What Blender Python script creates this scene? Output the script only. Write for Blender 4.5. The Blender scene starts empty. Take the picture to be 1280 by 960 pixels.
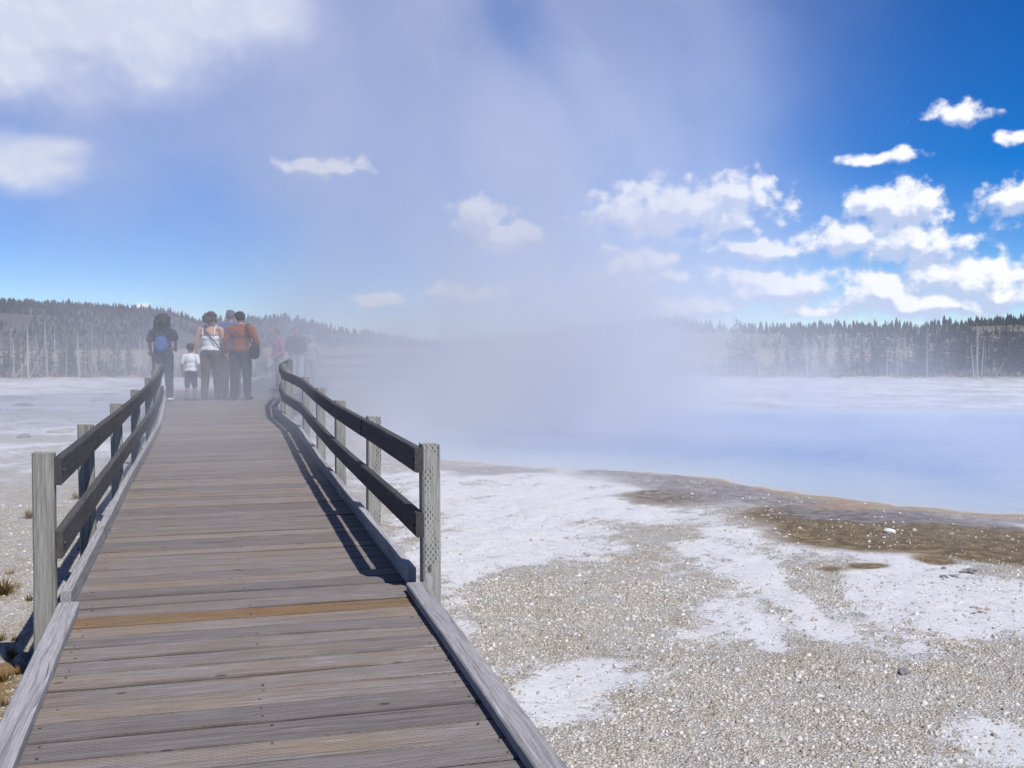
import bpy, bmesh, math, random
import numpy as np
from mathutils import Vector, Matrix
R = math.radians
random.seed(7); RNG = np.random.default_rng(11)
scene = bpy.context.scene
COL = scene.collection

# ---------------------------------------------------------------- camera
F = 1350.0                       # focal length in photo pixels (1280 wide)
PITCH = math.atan(48.0 / F)      # horizon sits 48 px above the picture centre
CAMZ = 1.75
cam = bpy.data.cameras.new('camera'); camo = bpy.data.objects.new('camera', cam); COL.objects.link(camo)
cam.sensor_width = 36; cam.lens = 36 * F / 1280; cam.clip_start = 0.05; cam.clip_end = 20000
camo.location = (0, 0, CAMZ); camo.rotation_euler = (math.pi / 2 - PITCH, 0, 0)
scene.camera = camo
# ---------------------------------------------------------------- light
SUN_EL = R(53); SUN_DIR = Vector((0.385, -0.48, 0)).normalized()      # horizontal direction towards the sun: behind and right
sun = bpy.data.lights.new('sun', 'SUN'); sun.energy = 4.8; sun.angle = R(0.53); sun.color = (1.0, 0.965, 0.91)
suno = bpy.data.objects.new('sun', sun); COL.objects.link(suno)
to_sun = Vector((SUN_DIR.x * math.cos(SUN_EL), SUN_DIR.y * math.cos(SUN_EL), math.sin(SUN_EL)))
suno.rotation_euler = to_sun.to_track_quat('Z', 'Y').to_euler()
suno.location = (10, -20, 30)
scene.view_settings.view_transform = 'Standard'; scene.view_settings.look = 'None'
scene.view_settings.exposure = 0.45; scene.view_settings.gamma = 1.0
scene.view_settings.use_curve_mapping = False
scene.render.engine = 'CYCLES'
cy = scene.cycles
cy.use_denoising = True
cy.use_adaptive_sampling = True; cy.adaptive_threshold = 0.02
cy.max_bounces = 6; cy.diffuse_bounces = 2; cy.glossy_bounces = 2; cy.transmission_bounces = 3
cy.volume_bounces = 1; cy.transparent_max_bounces = 12
cy.volume_max_steps = 256; cy.sample_clamp_indirect = 6
cy.caustics_reflective = False; cy.caustics_refractive = False


def ray(px, py):
    c, s = math.cos(PITCH), math.sin(PITCH)
    x, y, z = (px - 640) / F, 1.0, -(py - 480) / F
    return Vector((x, y * c + z * s, -y * s + z * c))


def at_z(px, py, z):
    r = ray(px, py); k = (z - CAMZ) / r.z
    return Vector((r.x * k, r.y * k, z))


def at_d(px, py, d):
    r = ray(px, py); k = d / r.y
    return Vector((r.x * k, d, CAMZ + r.z * k))


# ---------------------------------------------------------------- node helper
class NT:
    def __init__(s, tree):
        s.t = tree; s.n = tree.nodes; s.l = tree.links

    def node(s, typ, **kw):
        n = s.n.new(typ)
        for k, v in kw.items():
            setattr(n, k, v)
        return n

    def put(s, sock, v):
        if hasattr(v, 'is_output'):
            s.l.new(v, sock)
        elif v is not None:
            if sock.type == 'RGBA' and isinstance(v, (tuple, list)) and len(v) == 3:
                v = (*v, 1)
            sock.default_value = v

    def m(s, op, a, b=None, c=None, clamp=False):
        n = s.node('ShaderNodeMath', operation=op, use_clamp=clamp)
        for i, v in enumerate((a, b, c)):
            if v is not None:
                s.put(n.inputs[i], v)
        return n.outputs[0]

    def v(s, op, a, b=None, c=None):
        n = s.node('ShaderNodeVectorMath', operation=op)
        for i, x in enumerate((a, b, c)):
            if x is not None:
                if op == 'SCALE' and i == 1:
                    s.put(n.inputs['Scale'], x)
                else:
                    s.put(n.inputs[i], x)
        return n.outputs['Value'] if op in ('LENGTH', 'DISTANCE', 'DOT_PRODUCT') else n.outputs[0]

    def mix(s, f, a, b, blend='MIX'):
        n = s.node('ShaderNodeMix', data_type='RGBA', blend_type=blend)
        s.put(n.inputs['Factor'], f) if False else s.put(n.inputs[0], f)
        s.put(n.inputs[6], a); s.put(n.inputs[7], b)
        return n.outputs[2]

    def ramp(s, x, lo, hi, a=0.0, b=1.0, smooth=True):
        n = s.node('ShaderNodeMapRange', interpolation_type='SMOOTHSTEP' if smooth else 'LINEAR')
        n.clamp = True
        s.put(n.inputs[0], x); s.put(n.inputs[1], lo); s.put(n.inputs[2], hi); s.put(n.inputs[3], a); s.put(n.inputs[4], b)
        return n.outputs[0]

    def noise(s, vec, scale, detail=4, rough=0.55, dist=0.0, dim='3D'):
        n = s.node('ShaderNodeTexNoise', noise_dimensions=dim)
        if vec is not None:
            s.put(n.inputs['Vector'], vec)
        s.put(n.inputs['Scale'], scale); s.put(n.inputs['Detail'], detail); s.put(n.inputs['Roughness'], rough); s.put(n.inputs['Distortion'], dist)
        return n.outputs[0]

    def voro(s, vec, scale, feature='F1', rnd=1.0):
        n = s.node('ShaderNodeTexVoronoi', feature=feature)
        s.put(n.inputs['Vector'], vec); s.put(n.inputs['Scale'], scale); s.put(n.inputs['Randomness'], rnd)
        return n

    def xyz(s, x, y, z):
        n = s.node('ShaderNodeCombineXYZ')
        s.put(n.inputs[0], x); s.put(n.inputs[1], y); s.put(n.inputs[2], z)
        return n.outputs[0]

    def sep(s, vec):
        n = s.node('ShaderNodeSeparateXYZ'); s.put(n.inputs[0], vec)
        return n.outputs[0], n.outputs[1], n.outputs[2]


# ---------------------------------------------------------------- world: sky and cumulus
world = bpy.data.worlds.new('World'); scene.world = world; world.use_nodes = True
W = NT(world.node_tree); W.n.clear()
sky = W.node('ShaderNodeTexSky', sky_type='NISHITA', sun_disc=False)
sky.sun_elevation = SUN_EL; sky.sun_rotation = math.atan2(to_sun.x, to_sun.y)
sky.altitude = 2300; sky.air_density = 0.85; sky.dust_density = 0.15; sky.ozone_density = 3.0


# clouds of the photograph: centre and radii in photo pixels, turned into directions (optional boost = fuller)
CLOUDS = [(408, 210, 52, 12, .15), (598, 268, 28, 22, .45), (632, 298, 30, 16, .45),
          (850, 262, 120, 36, .2), (920, 240, 60, 28, .1), (1062, 298, 52, 20, .3), (1118, 262, 50, 26, .35), (1140, 306, 62, 22, .35), (1155, 250, 26, 14, .2),
          (1205, 350, 74, 22, .4), (1105, 365, 56, 22, .4), (1160, 378, 110, 14, .4), (1250, 372, 60, 18, .3), (948, 312, 46, 13, .25), (968, 358, 62, 22, .35), (800, 340, 60, 28, .15),
          (1196, 143, 38, 13, .1), (1100, 196, 42, 8, .1), (1134, 191, 15, 10, .1), (1268, 172, 26, 9, .1), (1276, 250, 40, 26, .3),
          (470, 376, 42, 11, .1), (590, 368, 60, 14, .1), (185, 384, 20, 7, .1), (1010, 386, 60, 10), (1130, 388, 60, 9), (1240, 386, 60, 11), (860, 382, 80, 16)]
SOFT = [(60, 25, 250, 95), (210, 10, 180, 85), (330, 5, 78, 62), (20, 75, 160, 70), (15, 200, 125, 40), (60, 185, 60, 22)]      # the one broad soft mass


def blob_chain(T, v, L):
    best = None
    for cx, cyy, rx, ry, *bo in L:
        d = ray(cx, cyy); az = math.atan2(d.x, d.y); el = math.atan2(d.z, math.hypot(d.x, d.y))
        ln = T.v('LENGTH', T.v('MULTIPLY', T.v('SUBTRACT', v, (az, el, 0)), (F / rx / 1.1, F / ry / 1.1, 0)))
        if bo: ln = T.m('SUBTRACT', ln, bo[0])
        best = ln if best is None else T.m('SMOOTH_MIN', best, ln, .12)
    return T.m('MAXIMUM', T.m('SUBTRACT', 1.0, best), -.6)


def blob_group():
    g = bpy.data.node_groups.new('cloud_blobs', 'ShaderNodeTree')
    g.interface.new_socket('V', in_out='INPUT', socket_type='NodeSocketVector')
    g.interface.new_socket('D', in_out='OUTPUT', socket_type='NodeSocketFloat')
    T = NT(g); gi = T.node('NodeGroupInput'); go = T.node('NodeGroupOutput')
    T.l.new(blob_chain(T, gi.outputs[0], CLOUDS), go.inputs[0])
    return g


bgrp = blob_group()
gen = W.node('ShaderNodeTexCoord').outputs['Generated']
dx, dy, dz = W.sep(W.v('NORMALIZE', gen))
az = W.m('ARCTAN2', dx, dy); el = W.m('ARCSINE', dz)
V0 = W.xyz(az, el, 0.0)
wn = W.node('ShaderNodeTexNoise', noise_dimensions='2D'); W.put(wn.inputs['Vector'], V0); wn.inputs['Scale'].default_value = 15; wn.inputs['Detail'].default_value = 2
VW = W.v('ADD', V0, W.v('MULTIPLY', W.v('SUBTRACT', wn.outputs['Color'], (.5, .5, .5)), (.024, .018, 0)))


def blobs(vec):
    n = W.node('ShaderNodeGroup'); n.node_tree = bgrp; W.put(n.inputs[0], vec)
    return n.outputs[0]


b0, b1 = blobs(VW), blobs(W.v('ADD', VW, (.004, .011, 0)))
# beyond the frame the same kind of sky goes on
far = W.ramp(W.m('ABSOLUTE', az), .62, .85)
gen_ = W.m('MULTIPLY', W.m('SUBTRACT', W.noise(W.v('MULTIPLY', V0, (1, 1.9, 1)), 3.2, 1, .5, 0, '2D'), .56), 3.0)
f0 = W.m('ADD', W.m('MULTIPLY', b0, W.m('SUBTRACT', 1.0, far)), W.m('MULTIPLY', gen_, far))
nA = W.noise(W.v('MULTIPLY', V0, (1, 1.25, 1)), 42, 7, .62, 0, '2D')
nB = W.noise(W.v('MULTIPLY', W.v('ADD', V0, (.004, .008, 0)), (1, 1.25, 1)), 42, 5, .60, 0, '2D')
vor = W.node('ShaderNodeTexVoronoi', voronoi_dimensions='2D', feature='SMOOTH_F1'); W.put(vor.inputs['Vector'], W.v('ADD', V0, W.v('MULTIPLY', W.v('SUBTRACT', wn.outputs['Color'], (.5, .5, .5)), (.02, .02, 0)))); vor.inputs['Scale'].default_value = 75; vor.inputs['Smoothness'].default_value = .35
puff = W.m('SUBTRACT', .40, vor.outputs['Distance'])
c0 = W.m('ADD', W.m('ADD', f0, W.m('MULTIPLY', W.m('SUBTRACT', nA, .5), 1.9)), W.m('MULTIPLY', puff, .45))
dens = W.ramp(c0, .02, .72)
grad = W.m('ADD', W.m('MULTIPLY', W.m('SUBTRACT', nA, nB), 1.5), W.m('MULTIPLY', W.m('SUBTRACT', b0, b1), .9))
lit = W.ramp(W.m('ADD', grad, W.m('MULTIPLY', puff, .45)), -.26, .44)
# the broad mass is smoother and has a soft fringe
sf = W.m('ADD', blob_chain(W, VW, SOFT), W.m('MULTIPLY', W.m('SUBTRACT', W.noise(V0, 7, 5, .55, 0, '2D'), .5), 1.1))
soft = W.m('MULTIPLY', W.ramp(sf, -.05, .75), W.m('SUBTRACT', 1.0, far))
shade = W.mix(W.m('MULTIPLY', soft, .7), lit, (.78, .78, .78))
dens = W.m('MAXIMUM', dens, W.m('MULTIPLY', soft, .92))
ccol = W.mix(shade, (3.9, 4.6, 6.3), (7.9, 7.9, 8.0))
hsv = W.node('ShaderNodeHueSaturation'); hsv.inputs['Saturation'].default_value = 1.52; hsv.inputs['Value'].default_value = 0.92; hsv.inputs['Hue'].default_value = 0.513
W.put(hsv.inputs['Color'], sky.outputs[0])
above = W.ramp(dz, 0.0, .02)
skyc = W.mix(W.m('MULTIPLY', W.m('MULTIPLY', dens, .93), above), hsv.outputs[0], ccol)
bg = W.node('ShaderNodeBackground'); W.put(bg.inputs[0], skyc); bg.inputs[1].default_value = 0.10
wo = W.node('ShaderNodeOutputWorld'); W.l.new(bg.outputs[0], wo.inputs[0])
world.cycles.sampling_method = 'MANUAL'; world.cycles.sample_map_resolution = 512


# ---------------------------------------------------------------- small helpers
def tag(o, label=None, cat=None, group=None, kind=None):
    if label: o['label'] = label
    if cat: o['category'] = cat
    if group: o['group'] = group
    if kind: o['kind'] = kind
    return o


def empty(name, loc=(0, 0, 0), rz=0.0):
    o = bpy.data.objects.new(name, None); COL.objects.link(o); o.location = loc; o.rotation_euler = (0, 0, rz)
    o.empty_display_size = .1
    return o


def link(name, mesh, mat=None, parent=None, smooth=False):
    o = bpy.data.objects.new(name, mesh); COL.objects.link(o)
    if mat is not None and not mesh.materials:
        mesh.materials.append(mat)
    if parent is not None:
        o.parent = parent
    if smooth:
        mesh.polygons.foreach_set('use_smooth', [True] * len(mesh.polygons))
    return o


def pydata(name, v, f):
    me = bpy.data.meshes.new(name); me.from_pydata([tuple(map(float, p)) for p in v], [], f); me.update()
    return me


def fast_mesh(name, verts, faces):
    """verts (N,3), faces (M,k) numpy -> mesh"""
    me = bpy.data.meshes.new(name)
    k = faces.shape[1]
    me.vertices.add(len(verts)); me.vertices.foreach_set('co', np.asarray(verts, dtype=np.float32).ravel())
    me.loops.add(faces.size); me.loops.foreach_set('vertex_index', faces.astype(np.int32).ravel())
    me.polygons.add(len(faces)); me.polygons.foreach_set('loop_start', np.arange(0, faces.size, k, dtype=np.int32))
    me.polygons.foreach_set('loop_total', np.full(len(faces), k, dtype=np.int32))
    me.update(calc_edges=True)
    return me


def hash2(ix, iy, seed):
    n = (ix.astype(np.int64) * 374761393 + iy.astype(np.int64) * 668265263 + seed * 1274126177) & 0x7fffffff
    n = ((n ^ (n >> 13)) * 1274126177) & 0x7fffffff
    n = (n ^ (n >> 16)) & 0xffff
    return n / 65535.0


def vnoise(x, y, seed=0):
    ix, iy = np.floor(x), np.floor(y); fx, fy = x - ix, y - iy
    fx = fx * fx * (3 - 2 * fx); fy = fy * fy * (3 - 2 * fy)
    a, b = hash2(ix, iy, seed), hash2(ix + 1, iy, seed); c, d = hash2(ix, iy + 1, seed), hash2(ix + 1, iy + 1, seed)
    return (a * (1 - fx) + b * fx) * (1 - fy) + (c * (1 - fx) + d * fx) * fy


def fbm(x, y, oct=5, seed=0, gain=.5):
    s = 0; a = 1; t = 0
    for i in range(oct):
        s = s + a * vnoise(x * 2 ** i + 13.7 * i, y * 2 ** i - 7.1 * i, seed + i); t += a; a *= gain
    return s / t


def sstep(x, lo, hi):
    t = np.clip((x - lo) / (hi - lo), 0, 1)
    return t * t * (3 - 2 * t)


# ---------------------------------------------------------------- materials
MATS = {}


def new_mat(name):
    m = bpy.data.materials.new(name); m.use_nodes = True
    T = NT(m.node_tree); T.n.clear()
    out = T.node('ShaderNodeOutputMaterial'); p = T.node('ShaderNodeBsdfPrincipled')
    T.l.new(p.outputs[0], out.inputs[0]); MATS[name] = m
    return m, T, p, out


def bump(T, p, h, strength=.5, dist=.01):
    b = T.node('ShaderNodeBump'); b.inputs['Strength'].default_value = strength; b.inputs['Distance'].default_value = dist
    T.put(b.inputs['Height'], h); T.l.new(b.outputs[0], p.inputs['Normal'])


def wood(name, ca, cb, cc, dark, brown_lo=.45, brown_hi=.75, incise=0.0, ringscale=22, weather=1.0):
    """grain runs along the object's own X axis. ca grey, cb brown, cc pale"""
    m, T, p, out = new_mat(name)
    co = T.node('ShaderNodeTexCoord').outputs['Object']
    oi = T.node('ShaderNodeObjectInfo').outputs['Random']
    off = T.v('SCALE', T.xyz(oi, T.m('FRACT', T.m('MULTIPLY', oi, 7.13)), T.m('FRACT', T.m('MULTIPLY', oi, 13.7))), 40.0)
    v = T.v('ADD', co, off)
    # knots
    kv = T.voro(T.v('MULTIPLY', v, (2.1, 3.8, 0.0)), 1.7)
    kd = kv.outputs['Distance']
    kon = T.ramp(T.sep(kv.outputs['Color'])[0], .62, .66)
    knot = T.m('MULTIPLY', T.ramp(kd, .05, .12, 1.0, 0.0), kon)
    pull = T.m('MULTIPLY', T.ramp(kd, .0, .32, 1.0, 0.0), kon)
    # growth lines wander round the knots
    low = T.noise(T.v('MULTIPLY', v, (1.2, 5, 5)), 1.3, 2, .5)
    wv = T.v('ADD', T.v('MULTIPLY', v, (.35, 1, 1)), T.xyz(0.0, T.m('ADD', T.m('MULTIPLY', low, .07), T.m('MULTIPLY', pull, .03)), 0.0))
    rings = T.noise(T.v('MULTIPLY', wv, (1.2, ringscale, ringscale * .6)), 3.0, 3, .6)
    fine = T.noise(T.v('MULTIPLY', v, (5, 150, 150)), 1.2, 4, .65)
    crack = T.noise(T.v('MULTIPLY', wv, (1.5, 55, 55)), 1.6, 3, .5)
    crackm = T.ramp(crack, .63, .74)
    blot = T.noise(T.v('MULTIPLY', v, (1.1, 4.5, 2)), 1.5, 4, .6)
    sel = T.ramp(T.m('ADD', blot, T.m('MULTIPLY', T.m('SUBTRACT', oi, .5), .24)), brown_lo, brown_hi)
    base = T.mix(sel, ca, cb)
    pale = T.ramp(T.noise(T.v('MULTIPLY', v, (2.2, 16, 6)), 1.4, 5, .65), .52, .75)
    base = T.mix(T.m('MULTIPLY', pale, .75), base, cc)
    base = T.mix(T.ramp(rings, .46, .70, 0.0, .55), base, dark)
    base = T.mix(T.m('MULTIPLY', crackm, .75), base, tuple(.35 * x for x in dark))
    base = T.mix(T.m('MULTIPLY', knot, .8), base, tuple(.4 * x for x in dark))
    val = T.m('MULTIPLY', T.ramp(fine, .28, .72, .66, 1.30, False), T.ramp(oi, 0, 1, .80, 1.16, False))
    h = T.m('ADD', T.m('MULTIPLY', rings, -.6), T.m('ADD', T.m('MULTIPLY', fine, .35), T.m('MULTIPLY', crackm, -.9)))
    if incise > 0:
        x, y, z = T.sep(co)
        row = T.m('FLOOR', T.m('MULTIPLY', T.m('ADD', y, T.m('MULTIPLY', z, 1.0)), 70))
        xs = T.m('FRACT', T.m('ADD', T.m('MULTIPLY', x, 26), T.m('MULTIPLY', row, .5)))
        ys = T.m('FRACT', T.m('MULTIPLY', T.m('ADD', y, z), 70))
        dash = T.m('MULTIPLY', T.ramp(T.m('ABSOLUTE', T.m('SUBTRACT', xs, .5)), .16, .24, 1.0, 0.0), T.ramp(T.m('ABSOLUTE', T.m('SUBTRACT', ys, .5)), .16, .30, 1.0, 0.0))
        wear = T.ramp(T.noise(T.v('MULTIPLY', v, (2, 3, 3)), 3.0, 2, .5), .38, .6)
        dash = T.m('MULTIPLY', dash, T.m('MULTIPLY', wear, incise))
        base = T.mix(dash, base, tuple(.5 * q for q in dark))
        h = T.m('SUBTRACT', h, T.m('MULTIPLY', dash, 1.2))
    if name.startswith('deck'):      # colour darkens towards the long board edges
        yy = T.m('ABSOLUTE', T.sep(co)[1])
        base = T.mix(T.m('MULTIPLY', T.ramp(T.m('ADD', yy, T.m('MULTIPLY', T.m('SUBTRACT', blot, .5), .03)), .080, .101), .65), base, tuple(.5 * q for q in dark))
    col = T.v('SCALE', base, val)
    T.put(p.inputs['Base Color'], col)
    p.inputs['Roughness'].default_value = .82
    p.inputs['Specular IOR Level'].default_value = .25
    bump(T, p, h, .55, .004)
    return m


M_plank = wood('deck_wood', (.160, .142, .140), (.168, .128, .092), (.225, .208, .208), (.080, .066, .060), .38, .84, .4)
M_plank_warm = wood('deck_wood_warm', (.18, .122, .072), (.20, .115, .055), (.23, .17, .115), (.10, .062, .04), .30, .6, .2)
M_kerb = wood('kerb_wood', (.27, .262, .275), (.24, .22, .215), (.36, .352, .365), (.10, .092, .095), .55, .9, .15)
M_post = wood('post_wood', (.205, .202, .185), (.175, .155, .132), (.27, .268, .25), (.07, .065, .058), .5, .85, 0.0, 16)
M_post2 = wood('incised_post_wood', (.23, .23, .22), (.20, .185, .165), (.28, .28, .27), (.09, .085, .08), .5, .85, .95, 26)
M_rail = wood('rail_wood', (.055, .052, .056), (.045, .036, .032), (.085, .08, .085), (.02, .018, .02), .5, .85, 0.0)


def plain(name, c, c2=None, scale=8.0, rough=.8, bumps=0.0, rand=0.0, spec=.3, detail=4):
    m, T, p, out = new_mat(name)
    co = T.node('ShaderNodeTexCoord').outputs['Object']
    c2 = c2 or tuple(x * .65 for x in c)
    n = T.noise(co, scale, detail, .6)
    col = T.mix(T.ramp(n, .3, .7), c, c2)
    if rand:
        oi = T.node('ShaderNodeObjectInfo').outputs['Random']
        col = T.v('SCALE', col, T.ramp(oi, 0, 1, 1 - rand, 1 + rand, False))
    T.put(p.inputs['Base Color'], col); p.inputs['Roughness'].default_value = rough
    p.inputs['Specular IOR Level'].default_value = spec
    if bumps:
        bump(T, p, n, bumps, .02)
    return m


def foliage(name, c, c2, c3):
    m, T, p, out = new_mat(name)
    gi = T.node('ShaderNodeNewGeometry').outputs['Random Per Island']
    oi = T.node('ShaderNodeObjectInfo').outputs['Random']
    col = T.mix(gi, c, c2)
    col = T.mix(T.ramp(oi, .6, 1.0, 0, .6), col, c3)
    T.put(p.inputs['Base Color'], col); p.inputs['Roughness'].default_value = .75; p.inputs['Specular IOR Level'].default_value = .2
    return m


M_needle = foliage('pine_needles', (.035, .06, .022), (.075, .105, .035), (.10, .10, .045))
M_needle_d = foliage('dark_spruce_needles', (.007, .016, .008), (.018, .030, .013), (.024, .036, .015))
M_bark = plain('pine_bark', (.13, .10, .08), (.07, .055, .045), 9, .9, .4)
M_snag = plain('bleached_dead_wood', (.31, .29, .27), (.19, .175, .165), 5, .85, .3, .35)
M_brush = foliage('undergrowth_leaves', (.10, .095, .04), (.17, .13, .075), (.14, .12, .06))
M_hillforest = foliage('far_conifers', (.016, .026, .016), (.040, .046, .030), (.035, .04, .028))
M_hillsnag = foliage('far_burnt_trunks', (.12, .11, .10), (.22, .20, .19), (.2, .18, .17))

# ================================================================ GROUND
# shoreline of the hot pool (photo pixels turned into points on the flat)
WZ = -0.045
near = [(455, 560), (520, 574), (600, 583), (700, 588), (850, 594), (940, 606), (1050, 624), (1150, 637), (1290, 645), (1480, 650)]
farp = [(1700, 545), (1480, 516), (1280, 513), (1100, 512), (900, 509), (640, 507), (520, 512), (450, 535)]
SHORE = np.array([[at_z(a, b, WZ).x, at_z(a, b, WZ).y] for a, b in near + farp])


def smooth_closed(P, n=3):
    for _ in range(n):
        Q = np.roll(P, -1, 0); P = np.stack([.75 * P + .25 * Q, .25 * P + .75 * Q], 1).reshape(-1, 2)
    return P


SHORE = smooth_closed(SHORE)


def poly_sd(x, y, P):
    """signed distance to polygon, negative inside"""
    x = np.asarray(x, float).ravel(); y = np.asarray(y, float).ravel()
    d = np.full(x.shape, 1e9); ins = np.zeros(x.shape, bool)
    Q = np.roll(P, -1, 0)
    for (ax, ay), (bx, by) in zip(P, Q):
        ex, ey = bx - ax, by - ay
        t = np.clip(((x - ax) * ex + (y - ay) * ey) / (ex * ex + ey * ey), 0, 1)
        d = np.minimum(d, (x - ax - t * ex) ** 2 + (y - ay - t * ey) ** 2)
        c = ((ay > y) != (by > y)) & (x < ex * (y - ay) / (ey if abs(ey) > 1e-9 else 1e-9) + ax)
        ins ^= c
    d = np.sqrt(d)
    return np.where(ins, -d, d)


def pool_sd(x, y):
    wob = (fbm(x * .9, y * .9, 4, 50) - .5) * .9 + (fbm(x * 4, y * 4, 3, 57) - .5) * .25
    near_p = (y > 8) & (y < 42) & (np.abs(x) < 40)
    out = np.full(x.shape, 20.0)
    if near_p.any():
        out[near_p] = poly_sd(x[near_p], y[near_p], SHORE)
    return out + wob


def base_z(x, y):
    """the flat falls away gently beyond the pool, then forest ground rises towards the hills"""
    r = np.hypot(x, y)
    z = -1.70 * sstep(r, 30, 122) + 2.2 * sstep(r, 150, 620)
    return z


def ground_z(x, y, sd=None):
    sd = pool_sd(x, y) if sd is None else sd
    z = base_z(x, y)
    r = np.hypot(x, y)
    amp = np.clip(r / 10, .5, 6)
    z = z + (fbm(x * .35, y * .35, 4, 3) - .5) * .05 * amp + (fbm(x * 3.1, y * 3.1, 4, 9) - .5) * .035
    dip = sstep(-sd, -1.2, 3.0)
    z = z * (1 - sstep(-sd, -.6, .4)) + WZ * sstep(-sd, -.6, .4)
    z = z + .035 * sstep(sd, -.4, .8) * (sd < 3) * 0 - .9 * sstep(-sd, 0, 6.0) - .05 * sstep(-sd, 0, .5)
    # the boardwalk stands clear of the flat
    return z


def ell(px, py, rx, ry):
    c = at_z(px, py, 0.0); d = c.y
    return c.x, c.y, rx * d / F, ry * d * d / (F * CAMZ)


PATCH = {'crust': [(640, 640, 150, 55, 1.4), (560, 770, 50, 60, 1.0), (600, 700, 80, 45, 1.0), (885, 745, 85, 50, 1.3), (930, 700, 60, 20, .5), (770, 836, 85, 24, 1.5), (860, 800, 70, 18, 1.0), (705, 875, 50, 40, 1.3), (930, 770, 40, 16, .8),
                   (1190, 745, 120, 65, 1.4), (1235, 918, 85, 42, 1.9), (985, 745, 16, 40, 1.2), (962, 800, 24, 22, 1.3), (1110, 800, 60, 36, 1.0), (1090, 765, 14, 26, .8),
                   (930, 665, 70, 13, .9), (720, 602, 130, 12, .8), (1225, 648, 45, 8, 1.0), (920, 632, 30, 5, .9), (820, 648, 60, 8, .6), (1100, 692, 90, 10, .7), (870, 688, 30, 10, .7)],
         'gravel': [(700, 735, 140, 34, 1.0), (680, 800, 90, 45, 1.1), (880, 650, 90, 12, .6), (980, 880, 160, 70, 1.1), (810, 930, 150, 45, 1.1), (1050, 740, 50, 40, .7), (820, 690, 50, 30, .6),
                    (1120, 850, 110, 26, .8), (700, 668, 60, 8, .5), (600, 655, 60, 6, .5), (45, 720, 90, 50, .7), (60, 800, 90, 60, 1.1), (60, 645, 100, 20, .8), (90, 610, 60, 12, .6)],
         'algae': [(1110, 668, 140, 24, 1.4), (1240, 680, 90, 22, 1.3), (835, 618, 60, 13, .9), (1085, 708, 26, 4, 1.1), (1035, 712, 22, 4, .8), (1170, 703, 20, 4, .9), (760, 650, 40, 6, .5), (700, 790, 60, 40, .25), (990, 640, 60, 10, .7)],
         'wet': [(960, 622, 140, 12, 1.0), (1120, 646, 130, 11, 1.1), (800, 602, 120, 9, .8), (1200, 852, 80, 18, .45), (590, 594, 70, 8, .6)],
         'mat': [(1130, 633, 140, 7, 1.1), (1010, 620, 80, 6, .8), (1260, 646, 60, 5, .9)],
         'rust': [(5, 835, 40, 55, 1.1), (5, 740, 16, 16, .9), (-40, 900, 60, 60, 1.0), (20, 900, 30, 30, .5)]}


def masks(x, y, sd):
    r = np.hypot(x, y)
    M = {}
    for k, L in PATCH.items():
        a = np.zeros(x.shape)
        for px, py, rx, ry, s in L:
            cx, cyy, wx, wy = ell(px, py, rx, ry)
            q = ((x - cx) / wx) ** 2 + ((y - cyy) / wy) ** 2
            a = a + s * np.exp(-q * .8)
        M[k] = a
    n = fbm(x * .8, y * .8, 6, 21, .58); n2 = fbm(x * .22, y * .22, 4, 33)
    bias = -.05 + .38 * sstep(r, 9, 17) + .3 * sstep(r, 17, 40) + (.05) * (x < -1)
    nh_ = fbm(x * 2.6, y * 1.7, 5, 61, .62)
    cr = .5 + (n - .5) * 2.6 + (nh_ - .5) * 1.5 + (n2 - .5) * .9 + .95 * M['crust'] - .85 * M['gravel'] + bias - .22
    crust = sstep(cr, -.05, 1.45)
    al = M['algae'] * 1.25 + (n - .5) * 1.4 - .25
    # mats also ring the pool
    ring = np.exp(-((sd - .45) / .6) ** 2) * (sd > .0)
    wet = np.clip(M['wet'] * 1.1 + ring * .7 + (n - .5) * 1.6 - .15, 0, 1) * sstep(sd, -.25, .1)
    rn = fbm(x * .35, y * .35, 3, 77)
    mat = np.clip(M['mat'] * 1.0 + np.exp(-((sd + .05) / .35) ** 2) * sstep(rn, .35, .7) * 1.0 + (n - .5) * .8 - .1, 0, 1)
    algae = np.clip(al, 0, 1) * (sd > -.1)
    rust = np.clip(M['rust'] + (n - .5) * 1.6 - .2, 0, 1) * (x < -2)
    forest = sstep(r + (n - .5) * 24 + (n2 - .5) * 16, 116, 128)
    return crust, algae, wet, mat, rust, forest


ths = np.concatenate([np.arange(-180, -42, 4.0), np.arange(-42, 42, .25), np.arange(42, 180, 4.0)])
rr = [0.0, .6, 1.2, 1.8]
while rr[-1] < 6000:
    rr.append(rr[-1] * (1.012 if rr[-1] < 70 else 1.03))
rr = np.array(rr[1:])
TH, RR = np.meshgrid(np.radians(ths), rr)
GX, GY = (RR * np.sin(TH)).ravel(), (RR * np.cos(TH)).ravel()
SD = pool_sd(GX, GY)
GZ = ground_z(GX, GY, SD)
nr, nt = RR.shape
I, J = np.meshgrid(np.arange(nr - 1), np.arange(nt), indexing='ij')
J2 = (J + 1) % nt
faces = np.stack([I * nt + J, I * nt + J2, (I + 1) * nt + J2, (I + 1) * nt + J], -1).reshape(-1, 4)
gme = fast_mesh('ground', np.stack([GX, GY, GZ], 1), faces[:, ::-1])
MK = masks(GX, GY, SD)
for nm, (a, b, c) in {'mask_a': MK[0:3], 'mask_b': MK[3:6]}.items():
    ca = gme.color_attributes.new(nm, 'FLOAT_COLOR', 'POINT')
    ca.data.foreach_set('color', np.stack([a, b, c, np.ones_like(a)], 1).astype(np.float32).ravel())

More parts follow.
